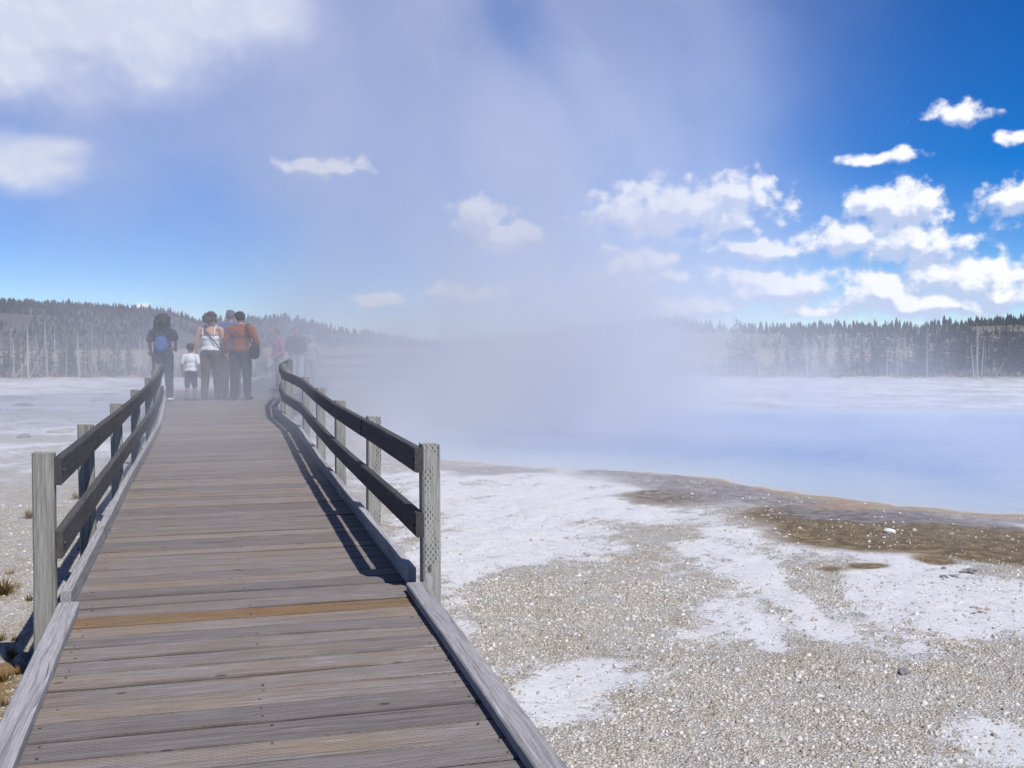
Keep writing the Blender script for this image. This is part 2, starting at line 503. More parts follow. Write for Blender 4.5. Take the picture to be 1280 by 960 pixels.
m, T, p, out = new_mat('sinter_ground')
A = T.node('ShaderNodeVertexColor', layer_name='mask_a').outputs[0]; B = T.node('ShaderNodeVertexColor', layer_name='mask_b').outputs[0]
ar, ag, ab = T.sep(A); br, bgc, bb = T.sep(B)
pos = T.node('ShaderNodeNewGeometry').outputs['Position']
nf = T.noise(pos, 7, 8, .66); ng = T.noise(pos, 38, 5, .65); nh = T.noise(pos, 2.2, 5, .6)
peb = T.voro(pos, 75); pebc = peb.outputs['Color']; pebd = peb.outputs['Distance']
pr, pg_, pb_ = T.sep(pebc)
grav = T.mix(T.ramp(nf, .35, .65), (.235, .218, .196), (.325, .31, .29))
grav = T.mix(T.ramp(nh, .45, .62, 0, .55), grav, (.24, .185, .12))
grav = T.mix(T.m('MULTIPLY', T.ramp(pr, .45, .75), T.ramp(pebd, .35, .6, 1, 0)), grav, (.45, .44, .43))
grav = T.v('SCALE', grav, T.ramp(pebd, .3, .75, 1.05, .8))
cru = T.mix(T.ramp(nf, .3, .7), (.475, .475, .50), (.38, .38, .398))
ckv = T.node('ShaderNodeTexVoronoi', feature='DISTANCE_TO_EDGE'); T.put(ckv.inputs['Vector'], T.v('ADD', pos, T.v('SCALE', T.xyz(nf, ng, 0.0), .35))); ckv.inputs['Scale'].default_value = 2.6
crk = T.m('MULTIPLY', T.ramp(ckv.outputs['Distance'], .004, .03, 1.0, 0.0), T.ramp(nh, .45, .62))
cru = T.mix(T.m('MULTIPLY', crk, .6), cru, (.25, .23, .21))
cru = T.mix(T.ramp(nh, .5, .7, 0, .5), cru, (.47, .45, .43))
cru = T.mix(T.ramp(ng, .60, .74, 0, .5), cru, (.34, .325, .31))
al_ = T.v('DOT_PRODUCT', pos, (-.51, -.86, 0)); ac_ = T.v('DOT_PRODUCT', pos, (.86, -.51, 0))
stk = T.noise(T.xyz(al_, T.m('MULTIPLY', ac_, 3.6), 0.0), 1.1, 6, .62)
cm = T.ramp(T.m('ADD', T.m('ADD', T.m('MULTIPLY', ar, .8), T.m('ADD', .1, T.m('MULTIPLY', T.m('SUBTRACT', stk, .5), 1.3))), T.m('ADD', T.m('MULTIPLY', T.m('SUBTRACT', nf, .5), 1.7), T.m('MULTIPLY', T.m('SUBTRACT', ng, .5), 1.2))), .36, .76)
col = T.mix(cm, grav, cru)
alg = T.mix(T.ramp(nf, .4, .65), (.085, .06, .030), (.175, .132, .072))
alg = T.mix(T.ramp(ng, .56, .7, 0, .7), alg, (.07, .05, .03))
col = T.mix(T.ramp(T.m('ADD', ag, T.m('MULTIPLY', T.m('SUBTRACT', nf, .5), .7)), .3, .75), col, alg)
wetc = T.mix(T.ramp(nf, .4, .6), (.105, .085, .080), (.20, .175, .165))
wm = T.ramp(T.m('ADD', ab, T.m('MULTIPLY', T.m('SUBTRACT', nf, .5), .7)), .35, .85)
col = T.mix(T.m('MULTIPLY', wm, .8), col, wetc)
mt = T.mix(T.ramp(nh, .4, .6), (.36, .20, .10), (.33, .27, .13))
col = T.mix(T.ramp(T.m('ADD', br, T.m('MULTIPLY', T.m('SUBTRACT', nf, .5), .6)), .35, .95, 0, .6), col, mt)
ru = T.mix(T.ramp(ng, .42, .6), (.20, .10, .045), (.13, .12, .06))
col = T.mix(T.ramp(T.m('ADD', bgc, T.m('MULTIPLY', T.m('SUBTRACT', ng, .5), 1.2)), .45, .7), col, ru)
fo = T.mix(T.ramp(nh, .4, .6), (.13, .105, .06), (.26, .21, .15))
col = T.mix(bb, col, fo)
T.put(p.inputs['Base Color'], col)
T.put(p.inputs['Roughness'], T.m('SUBTRACT', .9, T.m('MULTIPLY', wm, .45)))
p.inputs['Specular IOR Level'].default_value = .3
hh = T.m('ADD', T.m('MULTIPLY', nf, .9), T.m('ADD', T.m('MULTIPLY', ng, .35), T.m('MULTIPLY', T.m('SUBTRACT', 1.0, cm), T.m('MULTIPLY', pebd, -.7))))
bump(T, p, hh, .8, .02)
ground = tag(link('ground', gme, m, smooth=True), 'white and tan crusted sinter flat with gravel patches round the pool', 'ground', kind='structure')

# ---------------------------------------------------------------- pool water
gx = np.arange(-14, 34, .35); gy = np.arange(9, 36, .35)
WX, WY = np.meshgrid(gx, gy); sdw = pool_sd(WX.ravel(), WY.ravel()).reshape(WX.shape)
idx = np.arange(WX.size).reshape(WX.shape)
keep = (np.minimum(np.minimum(sdw[:-1, :-1], sdw[1:, 1:]), np.minimum(sdw[:-1, 1:], sdw[1:, :-1])) < .45)
wf = np.stack([idx[:-1, :-1], idx[:-1, 1:], idx[1:, 1:], idx[1:, :-1]], -1)[keep]
used, inv = np.unique(wf, return_inverse=True)
wme = fast_mesh('water', np.stack([WX.ravel()[used], WY.ravel()[used], np.full(len(used), WZ)], 1), inv.reshape(wf.shape))
dp = np.clip(-sdw.ravel()[used] / 5.0, 0, 1)
ca = wme.color_attributes.new('depth', 'FLOAT_COLOR', 'POINT'); ca.data.foreach_set('color', np.stack([dp] * 3 + [np.ones_like(dp)], 1).astype(np.float32).ravel())
m, T, p, out = new_mat('hot_spring_water')
dpt = T.sep(T.node('ShaderNodeVertexColor', layer_name='depth').outputs[0])[0]
pos = T.node('ShaderNodeNewGeometry').outputs['Position']
wc = T.mix(T.ramp(dpt, 0.0, .12), (.34, .32, .30), (.26, .32, .38))
T.put(p.inputs['Base Color'], T.mix(T.ramp(dpt, 0.12, .9), wc, (.05, .15, .35)))
p.inputs['Roughness'].default_value = .22; p.inputs['IOR'].default_value = 1.33
bump(T, p, T.noise(T.v('MULTIPLY', pos, (1, 1.6, 1)), 3.2, 4, .55), .25, .05)
tag(link('water', wme, m, smooth=True), 'steaming blue hot spring pool beside the boardwalk', 'water', kind='structure')

# ---------------------------------------------------------------- sinter gravel (uncountable chips)
def chips(n, xr, yr, side):
    x = RNG.uniform(*xr, n); y = np.sqrt(RNG.uniform(0, 1, n)) * 0 + yr[0] * (yr[1] / yr[0]) ** RNG.uniform(0, 1, n)
    sd = pool_sd(x, y); c, al, we, ma, ru, fo_ = masks(x, y, sd)
    r_c = np.hypot(x, y)
    clump = fbm(x * 2.3, y * 2.3, 4, 91)
    prob = np.clip(1.2 - c * 1.25, 0, 1) * (.3 + 1.1 * sstep(clump, .35, .6)) + .10 * (r_c < 11)
    prob = prob * (1 - .8 * np.clip(al, 0, 1)) * (1 - .7 * we) * (sd > .3)
    k = RNG.uniform(0, 1, n) < prob
    return x[k], y[k], sd[k]


xs, ys, ss = [], [], []
for n, xr, yr in [(105000, (-.9, 5.5), (3.6, 8.0)), (60000, (-1.6, 8.0), (7.5, 14.0)), (36000, (-7.5, -1.3), (4.2, 12.0)), (6000, (-16, -4), (11, 24))]:
    a, b, c = chips(n, xr, yr, 0); xs.append(a); ys.append(b); ss.append(c)
cxs, cys, css = np.concatenate(xs), np.concatenate(ys), np.concatenate(ss)
# HEADING frame of the boardwalk is needed to keep chips off the deck footprint
HA = math.atan(395 / F); TX, TY = -math.sin(HA), math.cos(HA); UX, UY = math.cos(HA), math.sin(HA)
uu = cxs * UX + cys * UY; tt = cxs * TX + cys * TY
n = len(cxs)
cz = ground_z(cxs, cys, css)
size = np.clip(RNG.lognormal(math.log(.0056), .56, n), .0025, .021) * (1 + .35 * sstep(cys, 8, 14))
ang = RNG.uniform(0, 2 * np.pi, n)
# flattened six sided chip: 6 rim vertices, 1 top
kk = 5
ring_a = np.linspace(0, 2 * np.pi, kk, endpoint=False)
rad = RNG.uniform(.55, 1.2, (n, kk)); asp = RNG.uniform(.5, 1.0, n)
lx = rad * np.cos(ring_a + RNG.uniform(-.25, .25, (n, kk))) * size[:, None]; ly = rad * np.sin(ring_a) * size[:, None] * asp[:, None]
tilt = RNG.normal(0, .3, (n, 2))
topz = size * RNG.uniform(.2, .6, n)
vx = cxs[:, None] + lx * np.cos(ang)[:, None] - ly * np.sin(ang)[:, None]
vy = cys[:, None] + lx * np.sin(ang)[:, None] + ly * np.cos(ang)[:, None]
vz_low = cz[:, None] - .004 + 0 * lx
tz = cz[:, None] + topz[:, None] + lx * tilt[:, :1] + ly * tilt[:, 1:]
low = np.stack([vx, vy, vz_low], -1)
top = np.stack([cxs[:, None] + (vx - cxs[:, None]) * .8, cys[:, None] + (vy - cys[:, None]) * .8, tz], -1)
V = np.concatenate([low, top], 1).reshape(-1, 3)
b0 = (np.arange(n) * 2 * kk)[:, None]
q = np.arange(kk); q2 = (q + 1) % kk
side = np.stack([b0 + q, b0 + q2, b0 + kk + q2, b0 + kk + q], -1).reshape(-1, 4)
cap4 = np.stack([b0[:, 0] + kk + i for i in (0, 1, 2, 3)], -1); cap3 = np.stack([b0[:, 0] + kk + i for i in (0, 3, 4, 4)], -1)
tri = []
me = bpy.data.meshes.new('gravel')
polys = np.concatenate([side.ravel(), np.concatenate([b0 + kk + q], 1).ravel()])
me.vertices.add(len(V)); me.vertices.foreach_set('co', V.astype(np.float32).ravel())
me.loops.add(len(polys)); me.loops.foreach_set('vertex_index', polys.astype(np.int32))
tot = np.concatenate([np.full(len(side), 4), np.full(n, kk)]).astype(np.int32)
me.polygons.add(len(tot)); me.polygons.foreach_set('loop_start', np.concatenate([[0], np.cumsum(tot)[:-1]]).astype(np.int32)); me.polygons.foreach_set('loop_total', tot)
me.update(calc_edges=True)
m, T, p, out = new_mat('sinter_chips')
gi = T.node('ShaderNodeNewGeometry').outputs['Random Per Island']
cr = T.node('ShaderNodeValToRGB'); T.put(cr.inputs[0], gi)
el_ = cr.color_ramp.elements
el_[0].position = 0; el_[0].color = (.19, .165, .13, 1); el_[1].position = 1; el_[1].color = (.47, .465, .46, 1)
for ps, c in ((.2, (.24, .21, .175)), (.5, (.32, .295, .265)), (.8, (.41, .40, .39))):
    e = el_.new(ps); e.color = (*c, 1)
T.put(p.inputs['Base Color'], cr.outputs[0]); p.inputs['Roughness'].default_value = .85
tag(link('gravel', me, m), 'pale sinter chips and gravel strewn over the flat', 'gravel', kind='stuff')

# ================================================================ BOARDWALK
E = 1.40; DZ0 = CAMZ - E
def deck_z(d):
    if d < 22: return DZ0 + .28 * max(0.0, (d - 11.5) / 10.5) ** 1.1
    if d < 24: return DZ0 + .28
    if d < 29: return DZ0 + .28 - (d - 24) * .02
    return DZ0 + .18


def on_deck(px, py):
    z = DZ0
    for _ in range(30):
        q = at_z(px, py, z); z = .5 * z + .5 * deck_z(q.y)
    return at_z(px, py, z)


def ut(v):
    return v.x * UX + v.y * UY, v.x * TX + v.y * TY


def world_ut(u, t, dz=0.0):
    x, y = u * UX + t * TX, u * UY + t * TY
    return Vector((x, y, deck_z(y) + dz))


Lpix = [(24, 957), (99, 768)]; Lup = [(88.6, 763.5), (166.7, 603), (201.7, 536)]
Rpix = [(655, 958), (506.7, 740)]; Rup = [(507, 732), (480, 692), (443, 645), (407, 597), (371, 540), (342, 518)]
L_low = [ut(on_deck(*q)) for q in Lpix]; L_up = [ut(on_deck(*q)) for q in Lup]
R_low = [ut(on_deck(*q)) for q in Rpix]; R_up = [ut(on_deck(*q)) for q in Rup]


def ext(P, t):      # prolong the first segment down to t
    (u0, t0), (u1, t1) = P[0], P[1]
    return [(u0 + (u1 - u0) * (t - t0) / (t1 - t0), t)] + P


L_low = ext(L_low, -2.5); R_low = ext(R_low, -2.5)
_t = np.array([q[1] for q in R_up[:5]]); _u = np.array([q[0] for q in R_up[:5]]); _c = np.polyfit(_t, _u, 2)
R_up = [(float(np.polyval(_c, q)), float(q)) for q in np.linspace(_t[0], _t[-1], 6)] + R_up[5:]
TS = L_up[0][1]                                   # where the railing starts
L_up = L_up + [(L_up[-1][0] - .05, 22.5), (L_up[-1][0] - .5, 27), (L_up[-1][0] - .6, 33)]
R_up = R_up + [(ut(Vector((-5.35, 26.5, 0)))), (ut(Vector((-5.3, 31.5, 0))))]
print('L_low', L_low, 'L_up', L_up); print('R_low', R_low, 'R_up', R_up)


def lerp(P, t):
    if t <= P[0][1]: return P[0][0]
    for (u0, t0), (u1, t1) in zip(P, P[1:]):
        if t <= t1:
            return u0 + (u1 - u0) * (t - t0) / max(1e-6, t1 - t0)
    return P[-1][0]


def left_u(t): return lerp(L_low, t) if t < TS else lerp(L_up, t)
def right_u(t): return lerp(R_low, t) if t < R_up[0][1] else lerp(R_up, t)


def timber_mesh(name, length, w, h, nseg=4, ch=.006, warp=.004, seed=0, taper_end=0.0, endskew=0.0):
    """board along +X from 0, centred in Y, top face at z=0; chamfered edges, slightly warped"""
    rnd = random.Random(seed)
    sec = [(-w / 2 + ch, 0), (-w / 2, -ch), (-w / 2, -h + ch), (-w / 2 + ch, -h), (w / 2 - ch, -h), (w / 2, -h + ch), (w / 2, -ch), (w / 2 - ch, 0)]
    V = []; ph = rnd.uniform(0, 6.3); ph2 = rnd.uniform(0, 6.3)
    for i in range(nseg + 1):
        s = i / nseg
        oy = warp * math.sin(ph + s * 4.0) + rnd.uniform(-1, 1) * warp * .35
        oz = warp * .6 * math.sin(ph2 + s * 3.1) + rnd.uniform(-1, 1) * warp * .2
        wsc = 1 + rnd.uniform(-1, 1) * warp * 1.2
        e = -1 if i == 0 else (1 if i == nseg else 0)
        for (y, z) in sec:
            V.append((s * length + e * rnd.uniform(0, .003) + endskew * y * (1 if e else 0), y * wsc + oy, z + oz))
    Fc = []
    for i in range(nseg):
        for k in range(8):
            a = i * 8 + k; b = i * 8 + (k + 1) % 8
            Fc.append((a, b, b + 8, a + 8))
    Fc.append(tuple(range(7, -1, -1))[::-1][::-1]); Fc.append(tuple(nseg * 8 + k for k in range(8))[::-1])
    me = pydata(name, V, Fc)
    bm = bmesh.new(); bm.from_mesh(me); bmesh.ops.recalc_face_normals(bm, faces=bm.faces); bm.to_mesh(me); bm.free()
    return me


def timber(name, p0, p1, w, h, mat, parent, up=Vector((0, 0, 1)), **kw):
    """board whose top face runs from p0 to p1; w across, h down along -up"""
    d = p1 - p0; L = d.length; X = d.normalized(); Y = up.cross(X).normalized(); Z = X.cross(Y)
    me = timber_mesh(name, L, w, h, **kw)
    o = link(name, me, mat, parent)
    M = Matrix(((X.x, Y.x, Z.x, p0.x), (X.y, Y.y, Z.y, p0.y), (X.z, Y.z, Z.z, p0.z), (0, 0, 0, 1)))
    o.matrix_world = M
    return o


bw = tag(empty('boardwalk'), 'weathered grey plank boardwalk leading to the steaming pool', 'boardwalk', kind='structure')
PW = .146 * E / 1.0; t = -2.2; k = 0
tcol = ut(on_deck(300, 762))[1]                    # the one warm board in front of the railing
while t < 31.0:
    w = PW * random.uniform(.96, 1.04)
    tm = t + w / 2
    a = world_ut(left_u(tm) - (.10 if tm < TS else .07) + random.uniform(-.008, .004), tm, random.uniform(-.003, .003)); b = world_ut(right_u(tm) + (.10 if tm < TS else .07) + random.uniform(-.008, .004), tm, random.uniform(-.003, .003))
    # the deck follows its local slope
    y = tm * TY; sl = (deck_z(y + .3) - deck_z(y - .3)) / .6
    up = Vector((-TX * sl, -TY * sl, 1)).normalized()
    sk = random.uniform(-.004, .004)
    a += Vector((TX, TY, 0)) * sk; b -= Vector((TX, TY, 0)) * sk
    mt = M_plank_warm if abs(tm - tcol) < PW * .5 else M_plank
    timber('plank', a, b, w - (random.uniform(.006, .013) if random.random() < .7 else random.uniform(.016, .026)), .042, mt, bw, up=up, nseg=5 if t < 9 else 2, ch=.005, warp=.0035 if t < 12 else .002, seed=k)
    t += w; k += 1
# nail heads along the joists of the near boards (too small to pick apart)
NV = []; NF = []; rn_ = random.Random(4); tq = -2.2
for o_ in [c for c in bw.children if c.name.startswith('plank')][:75]:
    Lb = max(v.co.x for v in o_.data.vertices)
    for fx in (.075, .5, .925):
        for yy in (-.055, .055):
            if rn_.random() < .45: continue
            c = o_.matrix_world @ Vector((Lb * fx + rn_.uniform(-.02, .02), yy + rn_.uniform(-.012, .012), .0045))
            i0 = len(NV); r0 = rn_.uniform(.0045, .007)
            NV += [c + Vector((math.cos(a_) * r0, math.sin(a_) * r0, 0)) for a_ in np.arange(6) * math.pi / 3] + [c + Vector((0, 0, .0015))]
            NF += [(i0 + q, i0 + (q + 1) % 6, i0 + 6) for q in range(6)]
tag(link('nails', pydata('nails', NV, NF), plain('rusted_nail', (.045, .038, .034), rough=.7), bw), kind='stuff')
# stringers under the deck
for side in (0, .5, 1):
    pts = [-2.2, 3, 8, 14, 19, 23, 27, 31]
    for t0, t1 in zip(pts, pts[1:]):
        f0 = left_u(t0) + (right_u(t0) - left_u(t0)) * side + (.06 if side == 1 else -.06 if side == 0 else 0)
        f1 = left_u(t1) + (right_u(t1) - left_u(t1)) * side + (.06 if side == 1 else -.06 if side == 0 else 0)
        timber('stringer', world_ut(f0, t0, -.048), world_ut(f1, t1, -.048), .05, .20, M_rail, bw, nseg=2, seed=int(t0 * 10 + 99))
# kerbs: flat boards in front of the railing, boards on edge beside it
def kerb_line(fn, ts, off, w, h, dz, n=3, seed=0, gap=.004):
    for i, (t0, t1) in enumerate(zip(ts, ts[1:])):
        timber('kerb_board', world_ut(fn(t0) + off, t0 + gap, dz), world_ut(fn(t1) + off, t1 - gap, dz), w, h, M_kerb, bw, nseg=n, ch=.006, warp=.0035, seed=seed + i)


kerb_line(lambda t: lerp(L_low, t), [-2.4, 1.9, TS - .03], -.055, .105, .05, .052, 6, 500)
kerb_line(lambda t: lerp(R_low, t), [-2.4, 2.2, R_low[-1][1] - .0], .055, .105, .05, .052, 6, 520)
kerb_line(lambda t: lerp(L_up, t), [TS, L_up[1][1], L_up[2][1], 22.5, 27], -.028, .052, .105, .107, 5, 540, .003)
kerb_line(lambda t: lerp(R_up, t), [q[1] for q in R_up], .028, .052, .105, .107, 3, 560, .003)

# ---------------------------------------------------------------- railings
RH = .597 * E
def ground_at(x, y): return float(ground_z(np.array([x]), np.array([y]))[0])


def post(parent, u, t, mat, top=None, sz=.105, seed=0, lean=(0, 0)):
    b = world_ut(u, t); zt = b.z + (top if top is not None else RH)
    zb = ground_at(b.x, b.y) - .12
    p0 = Vector((b.x + lean[0], b.y + lean[1], zt)); p1 = Vector((b.x, b.y, zb))
    # runs downwards from the top; across-direction square to the walk
    d = (p1 - p0); L = d.length; X = d.normalized(); Yv = Vector((UX, UY, 0)); Yv = (Yv - X * Yv.dot(X)).normalized(); Z = X.cross(Yv)
    me = timber_mesh('post', L, sz, sz, nseg=4, ch=.008, warp=.003, seed=seed, endskew=.05)
    # centre the square section on the axis
    o = link('post', me, mat, parent)
    c = p0 + Z * (sz / 2)
    o.matrix_world = Matrix(((X.x, Yv.x, Z.x, c.x), (X.y, Yv.y, Z.y, c.y), (X.z, Yv.z, Z.z, c.z), (0, 0, 0, 1)))
    return o


def rail(parent, pts, height, side, seed):
    """2x6 on edge along the inner face of the posts; pts (u,t)"""
    made = []
    for i, ((u0, t0), (u1, t1)) in enumerate(zip(pts, pts[1:])):
        a, b = world_ut(u0, t0, height), world_ut(u1, t1, height)
        made.append(timber('rail', a, b, .048, .142, M_rail, parent, nseg=3, ch=.006, warp=.002, seed=seed + i))
    return made


def bolt(parent, c, n, r=.014):
    V = []; Fc = []
    Xd = Vector(n).normalized(); Yd = Vector((0, 0, 1)).cross(Xd).normalized(); Zd = Xd.cross(Yd)
    for i in range(8):
        a = i * math.pi / 4
        for h in (0, .008):
            V.append(c + Yd * r * math.cos(a) + Zd * r * math.sin(a) + Xd * h)
    for i in range(8):
        j = (i + 1) % 8; Fc.append((2 * i, 2 * j, 2 * j + 1, 2 * i + 1))
    Fc.append(tuple(2 * i + 1 for i in range(8)))
    ob = link('bolt', pydata('bolt', V, Fc), MATS.get('rusty_steel') or plain('rusty_steel', (.06, .05, .045), rough=.6), parent)
    ob.matrix_parent_inverse = parent.matrix_world.inverted()


lr = tag(empty('boardwalk_railing', world_ut(left_u(TS), TS, -DZ0)), 'two-rail timber railing on the open flat side of the boardwalk', 'railing', 'railings of the boardwalk')
rr_ = tag(empty('boardwalk_railing', world_ut(right_u(TS), TS, -DZ0)), 'dark two-rail timber railing between the boardwalk and the hot pool', 'railing', 'railings of the boardwalk')
for o in (lr, rr_):
    o.location = (0, 0, 0)
OFFP = .052 + .052 + .012
lt = [ut(on_deck(66, 768))[1], ut(on_deck(118, 676))[1], ut(on_deck(150, 612))[1], ut(on_deck(176, 574))[1], ut(on_deck(190, 545))[1]]
lt += [lt[-1] + 2.3, lt[-1] + 4.6]
rt = [ut(on_deck(517, 737))[1], ut(on_deck(455, 652))[1], ut(on_deck(413, 603))[1], ut(on_deck(390, 570))[1], ut(on_deck(374, 543))[1]]
rt += [rt[-1] + 2.3, rt[-1] + 4.6, rt[-1] + 6.9]
print('posts', lt, rt)
for i, t in enumerate(lt):
    post(lr, lerp(L_up, t) - OFFP, t, M_post, seed=700 + i, top=RH + (.0 if i else .01))
for i, t in enumerate(rt):
    post(rr_, lerp(R_up, t) + OFFP, t, M_post2, seed=720 + i)
def runs(P, off, ts, t_first):
    return [(lerp(P, t) + off, t) for t in [t_first] + ts[1:]]


lpts = runs(L_up, -.052 - .012 + .018, lt, lt[0] - .035); rpts = runs(R_up, .052 + .012 - .018, rt, rt[0] - .05)
# rails span two bays each
def two(P): return P[0:1] + P[2::2] + ([P[-1]] if (len(P) - 1) % 2 else [])
LR = (rail(lr, lpts, RH - .015, -1, 740), rail(lr, lpts, .44, -1, 760))
RR2 = (rail(rr_, rpts, RH - .015, 1, 780), rail(rr_, rpts, .45, 1, 800))
for pp, tsx, P, s in ((LR, lt, L_up, -1), (RR2, rt, R_up, 1)):
    for ti, t in enumerate(tsx[:4]):
        for hi, hz in enumerate((RH - .085, .37)):
            c = world_ut(lerp(P, t) + s * (.046 - .024), t + .01, hz)
            bolt(pp[hi][ti], c, (-s * UX, -s * UY, 0), .011)

# boardwalk on the other shore, seen through the steam
fb = tag(empty('boardwalk'), 'distant boardwalk beyond the pool, veiled in steam', 'boardwalk', kind='structure')
fr = tag(empty('boardwalk_railing'), 'railing of the distant boardwalk beyond the pool in steam', 'railing', 'railings of the boardwalk')
FZ = .50
path = [Vector((-7.0, 31.2, .55)), Vector((-8.2, 40, .5)), Vector((-8.6, 47, FZ)), Vector((-2, 48.2, FZ)), Vector((4.5, 49.2, FZ)), Vector((7.5, 56, FZ))]
for i, (a, b) in enumerate(zip(path, path[1:])):
    d = (b - a); L = d.length; X = d.normalized(); Yv = Vector((-X.y, X.x, 0))
    nb = int(L / .5)
    for j in range(nb):
        c = a + d * ((j + .5) / nb)
        timber('plank', c - Yv * 1.0, c + Yv * 1.0, L / nb - .012, .045, M_plank, fb, nseg=1, warp=.002, seed=j)
    for s in (-1, 1):
        timber('kerb_board', a + Yv * s * .95 + Vector((0, 0, .1)), b + Yv * s * .95 + Vector((0, 0, .1)), .06, .1, M_kerb, fb, nseg=1, seed=i)
        timber('stringer', a + Yv * s * .9 + Vector((0, 0, -.05)), b + Yv * s * .9 + Vector((0, 0, -.05)), .06, .22, M_rail, fb, nseg=1, seed=i)
    if i < 2: continue
    s = 1
    for hz in (RH, .44):
        timber('rail', a + Yv * s * 1.05 + Vector((0, 0, hz)), b + Yv * s * 1.05 + Vector((0, 0, hz)), .05, .142, M_rail, fr, nseg=1, seed=i + 7)
        timber('rail', a - Yv * s * 1.05 + Vector((0, 0, hz)), b - Yv * s * 1.05 + Vector((0, 0, hz)), .05, .142, M_rail, fr, nseg=1, seed=i + 9)
    n_ = max(1, int(L / 2.4))
    for j in range(n_):
        for s in (-1, 1):
            c = a + d * (j / n_) + Yv * s * 1.13
            g = ground_at(c.x, c.y) - .2
            timber('post', Vector((c.x, c.y, c.z + RH + .02)), Vector((c.x, c.y, g)), .1, .1, M_post, fr, up=X, nseg=1, seed=j)

# ================================================================ HILLS
def hill(name, label, ridge, d0, d1, d2, zfoot, seed, mat):
    px = np.array([q[0] for q in ridge], float); py = np.array([q[1] for q in ridge], float)
    xs = np.linspace(px[0], px[-1], 130)
    yr = np.interp(xs, px, py) + (fbm(xs * .02, xs * 0 + seed, 4, seed) - .5) * 5
    prof = np.concatenate([np.linspace(0, 1, 26), np.linspace(1.04, 2, 10)])
    V = []
    for pxx, pyy in zip(xs, yr):
        dr = ray(pxx, pyy); az_ = math.atan2(dr.x, dr.y)
        zr = CAMZ + dr.z / math.hypot(dr.x, dr.y) * d1
        for s in prof:
            if s <= 1:
                dd = d0 + (d1 - d0) * s; k = s * s * (3 - 2 * s) * .55 + s * .45; z = zfoot + (zr - zfoot) * k
            else:
                dd = d1 + (d2 - d1) * (s - 1); k = 1 - (s - 1) ** 1.5; z = zfoot + (zr - zfoot) * max(0, k)
            V.append((dd * math.sin(az_), dd * math.cos(az_), z))
    V = np.array(V); m_ = len(prof)
    V[:, 2] += (fbm(V[:, 0] * .012, V[:, 1] * .012, 4, seed + 5) - .5) * (d1 * .006)
    i, j = np.meshgrid(np.arange(len(xs) - 1), np.arange(m_ - 1), indexing='ij')
    f = np.stack([i * m_ + j, (i + 1) * m_ + j, (i + 1) * m_ + j + 1, i * m_ + j + 1], -1).reshape(-1, 4)
    o = tag(link(name, fast_mesh(name, V, f), mat, smooth=True), label, 'hill', kind='structure')
    return V.reshape(len(xs), m_, 3), len([s for s in prof if s <= 1.05])


def hill_mat(name, a, b, c):
    m, T, p, out = new_mat(name)
    pos = T.node('ShaderNodeNewGeometry').outputs['Position']
    n = T.noise(pos, .03, 6, .6); n2 = T.noise(pos, .2, 5, .7)
    col = T.mix(T.ramp(n, .4, .62), a, b); col = T.mix(T.ramp(n2, .5, .7, 0, .7), col, c)
    T.put(p.inputs['Base Color'], col); p.inputs['Roughness'].default_value = .95; p.inputs['Specular IOR Level'].default_value = .1
    return m


MH1 = hill_mat('burnt_hillside', (.05, .044, .038), (.07, .062, .052), (.03, .03, .024))
MH2 = hill_mat('wooded_hillside', (.075, .075, .045), (.20, .165, .13), (.04, .045, .025))
hl = hill('hill', 'burnt forested hill behind the treeline past the white flat', [(-420, 384), (-120, 381), (0, 383), (100, 387), (190, 393), (235, 404), (262, 416), (330, 438)], 420, 1250, 1700, 0.0, 5, MH1)
hm = hill('hill', 'pale rounded far hill behind the visitors on the boardwalk', [(120, 432), (200, 416), (255, 405), (310, 400), (350, 401), (400, 410), (440, 419), (520, 430), (600, 436)], 900, 2300, 3000, 0.0, 8, MH1)
hr = hill('hill', 'dark wooded hill behind the pines across the pool', [(560, 434), (650, 424), (740, 414), (800, 407), (860, 409), (930, 416), (980, 416), (1060, 412), (1180, 409), (1280, 405), (1420, 398), (1650, 394), (1900, 400)], 430, 1100, 1500, 0.0, 11, MH2)


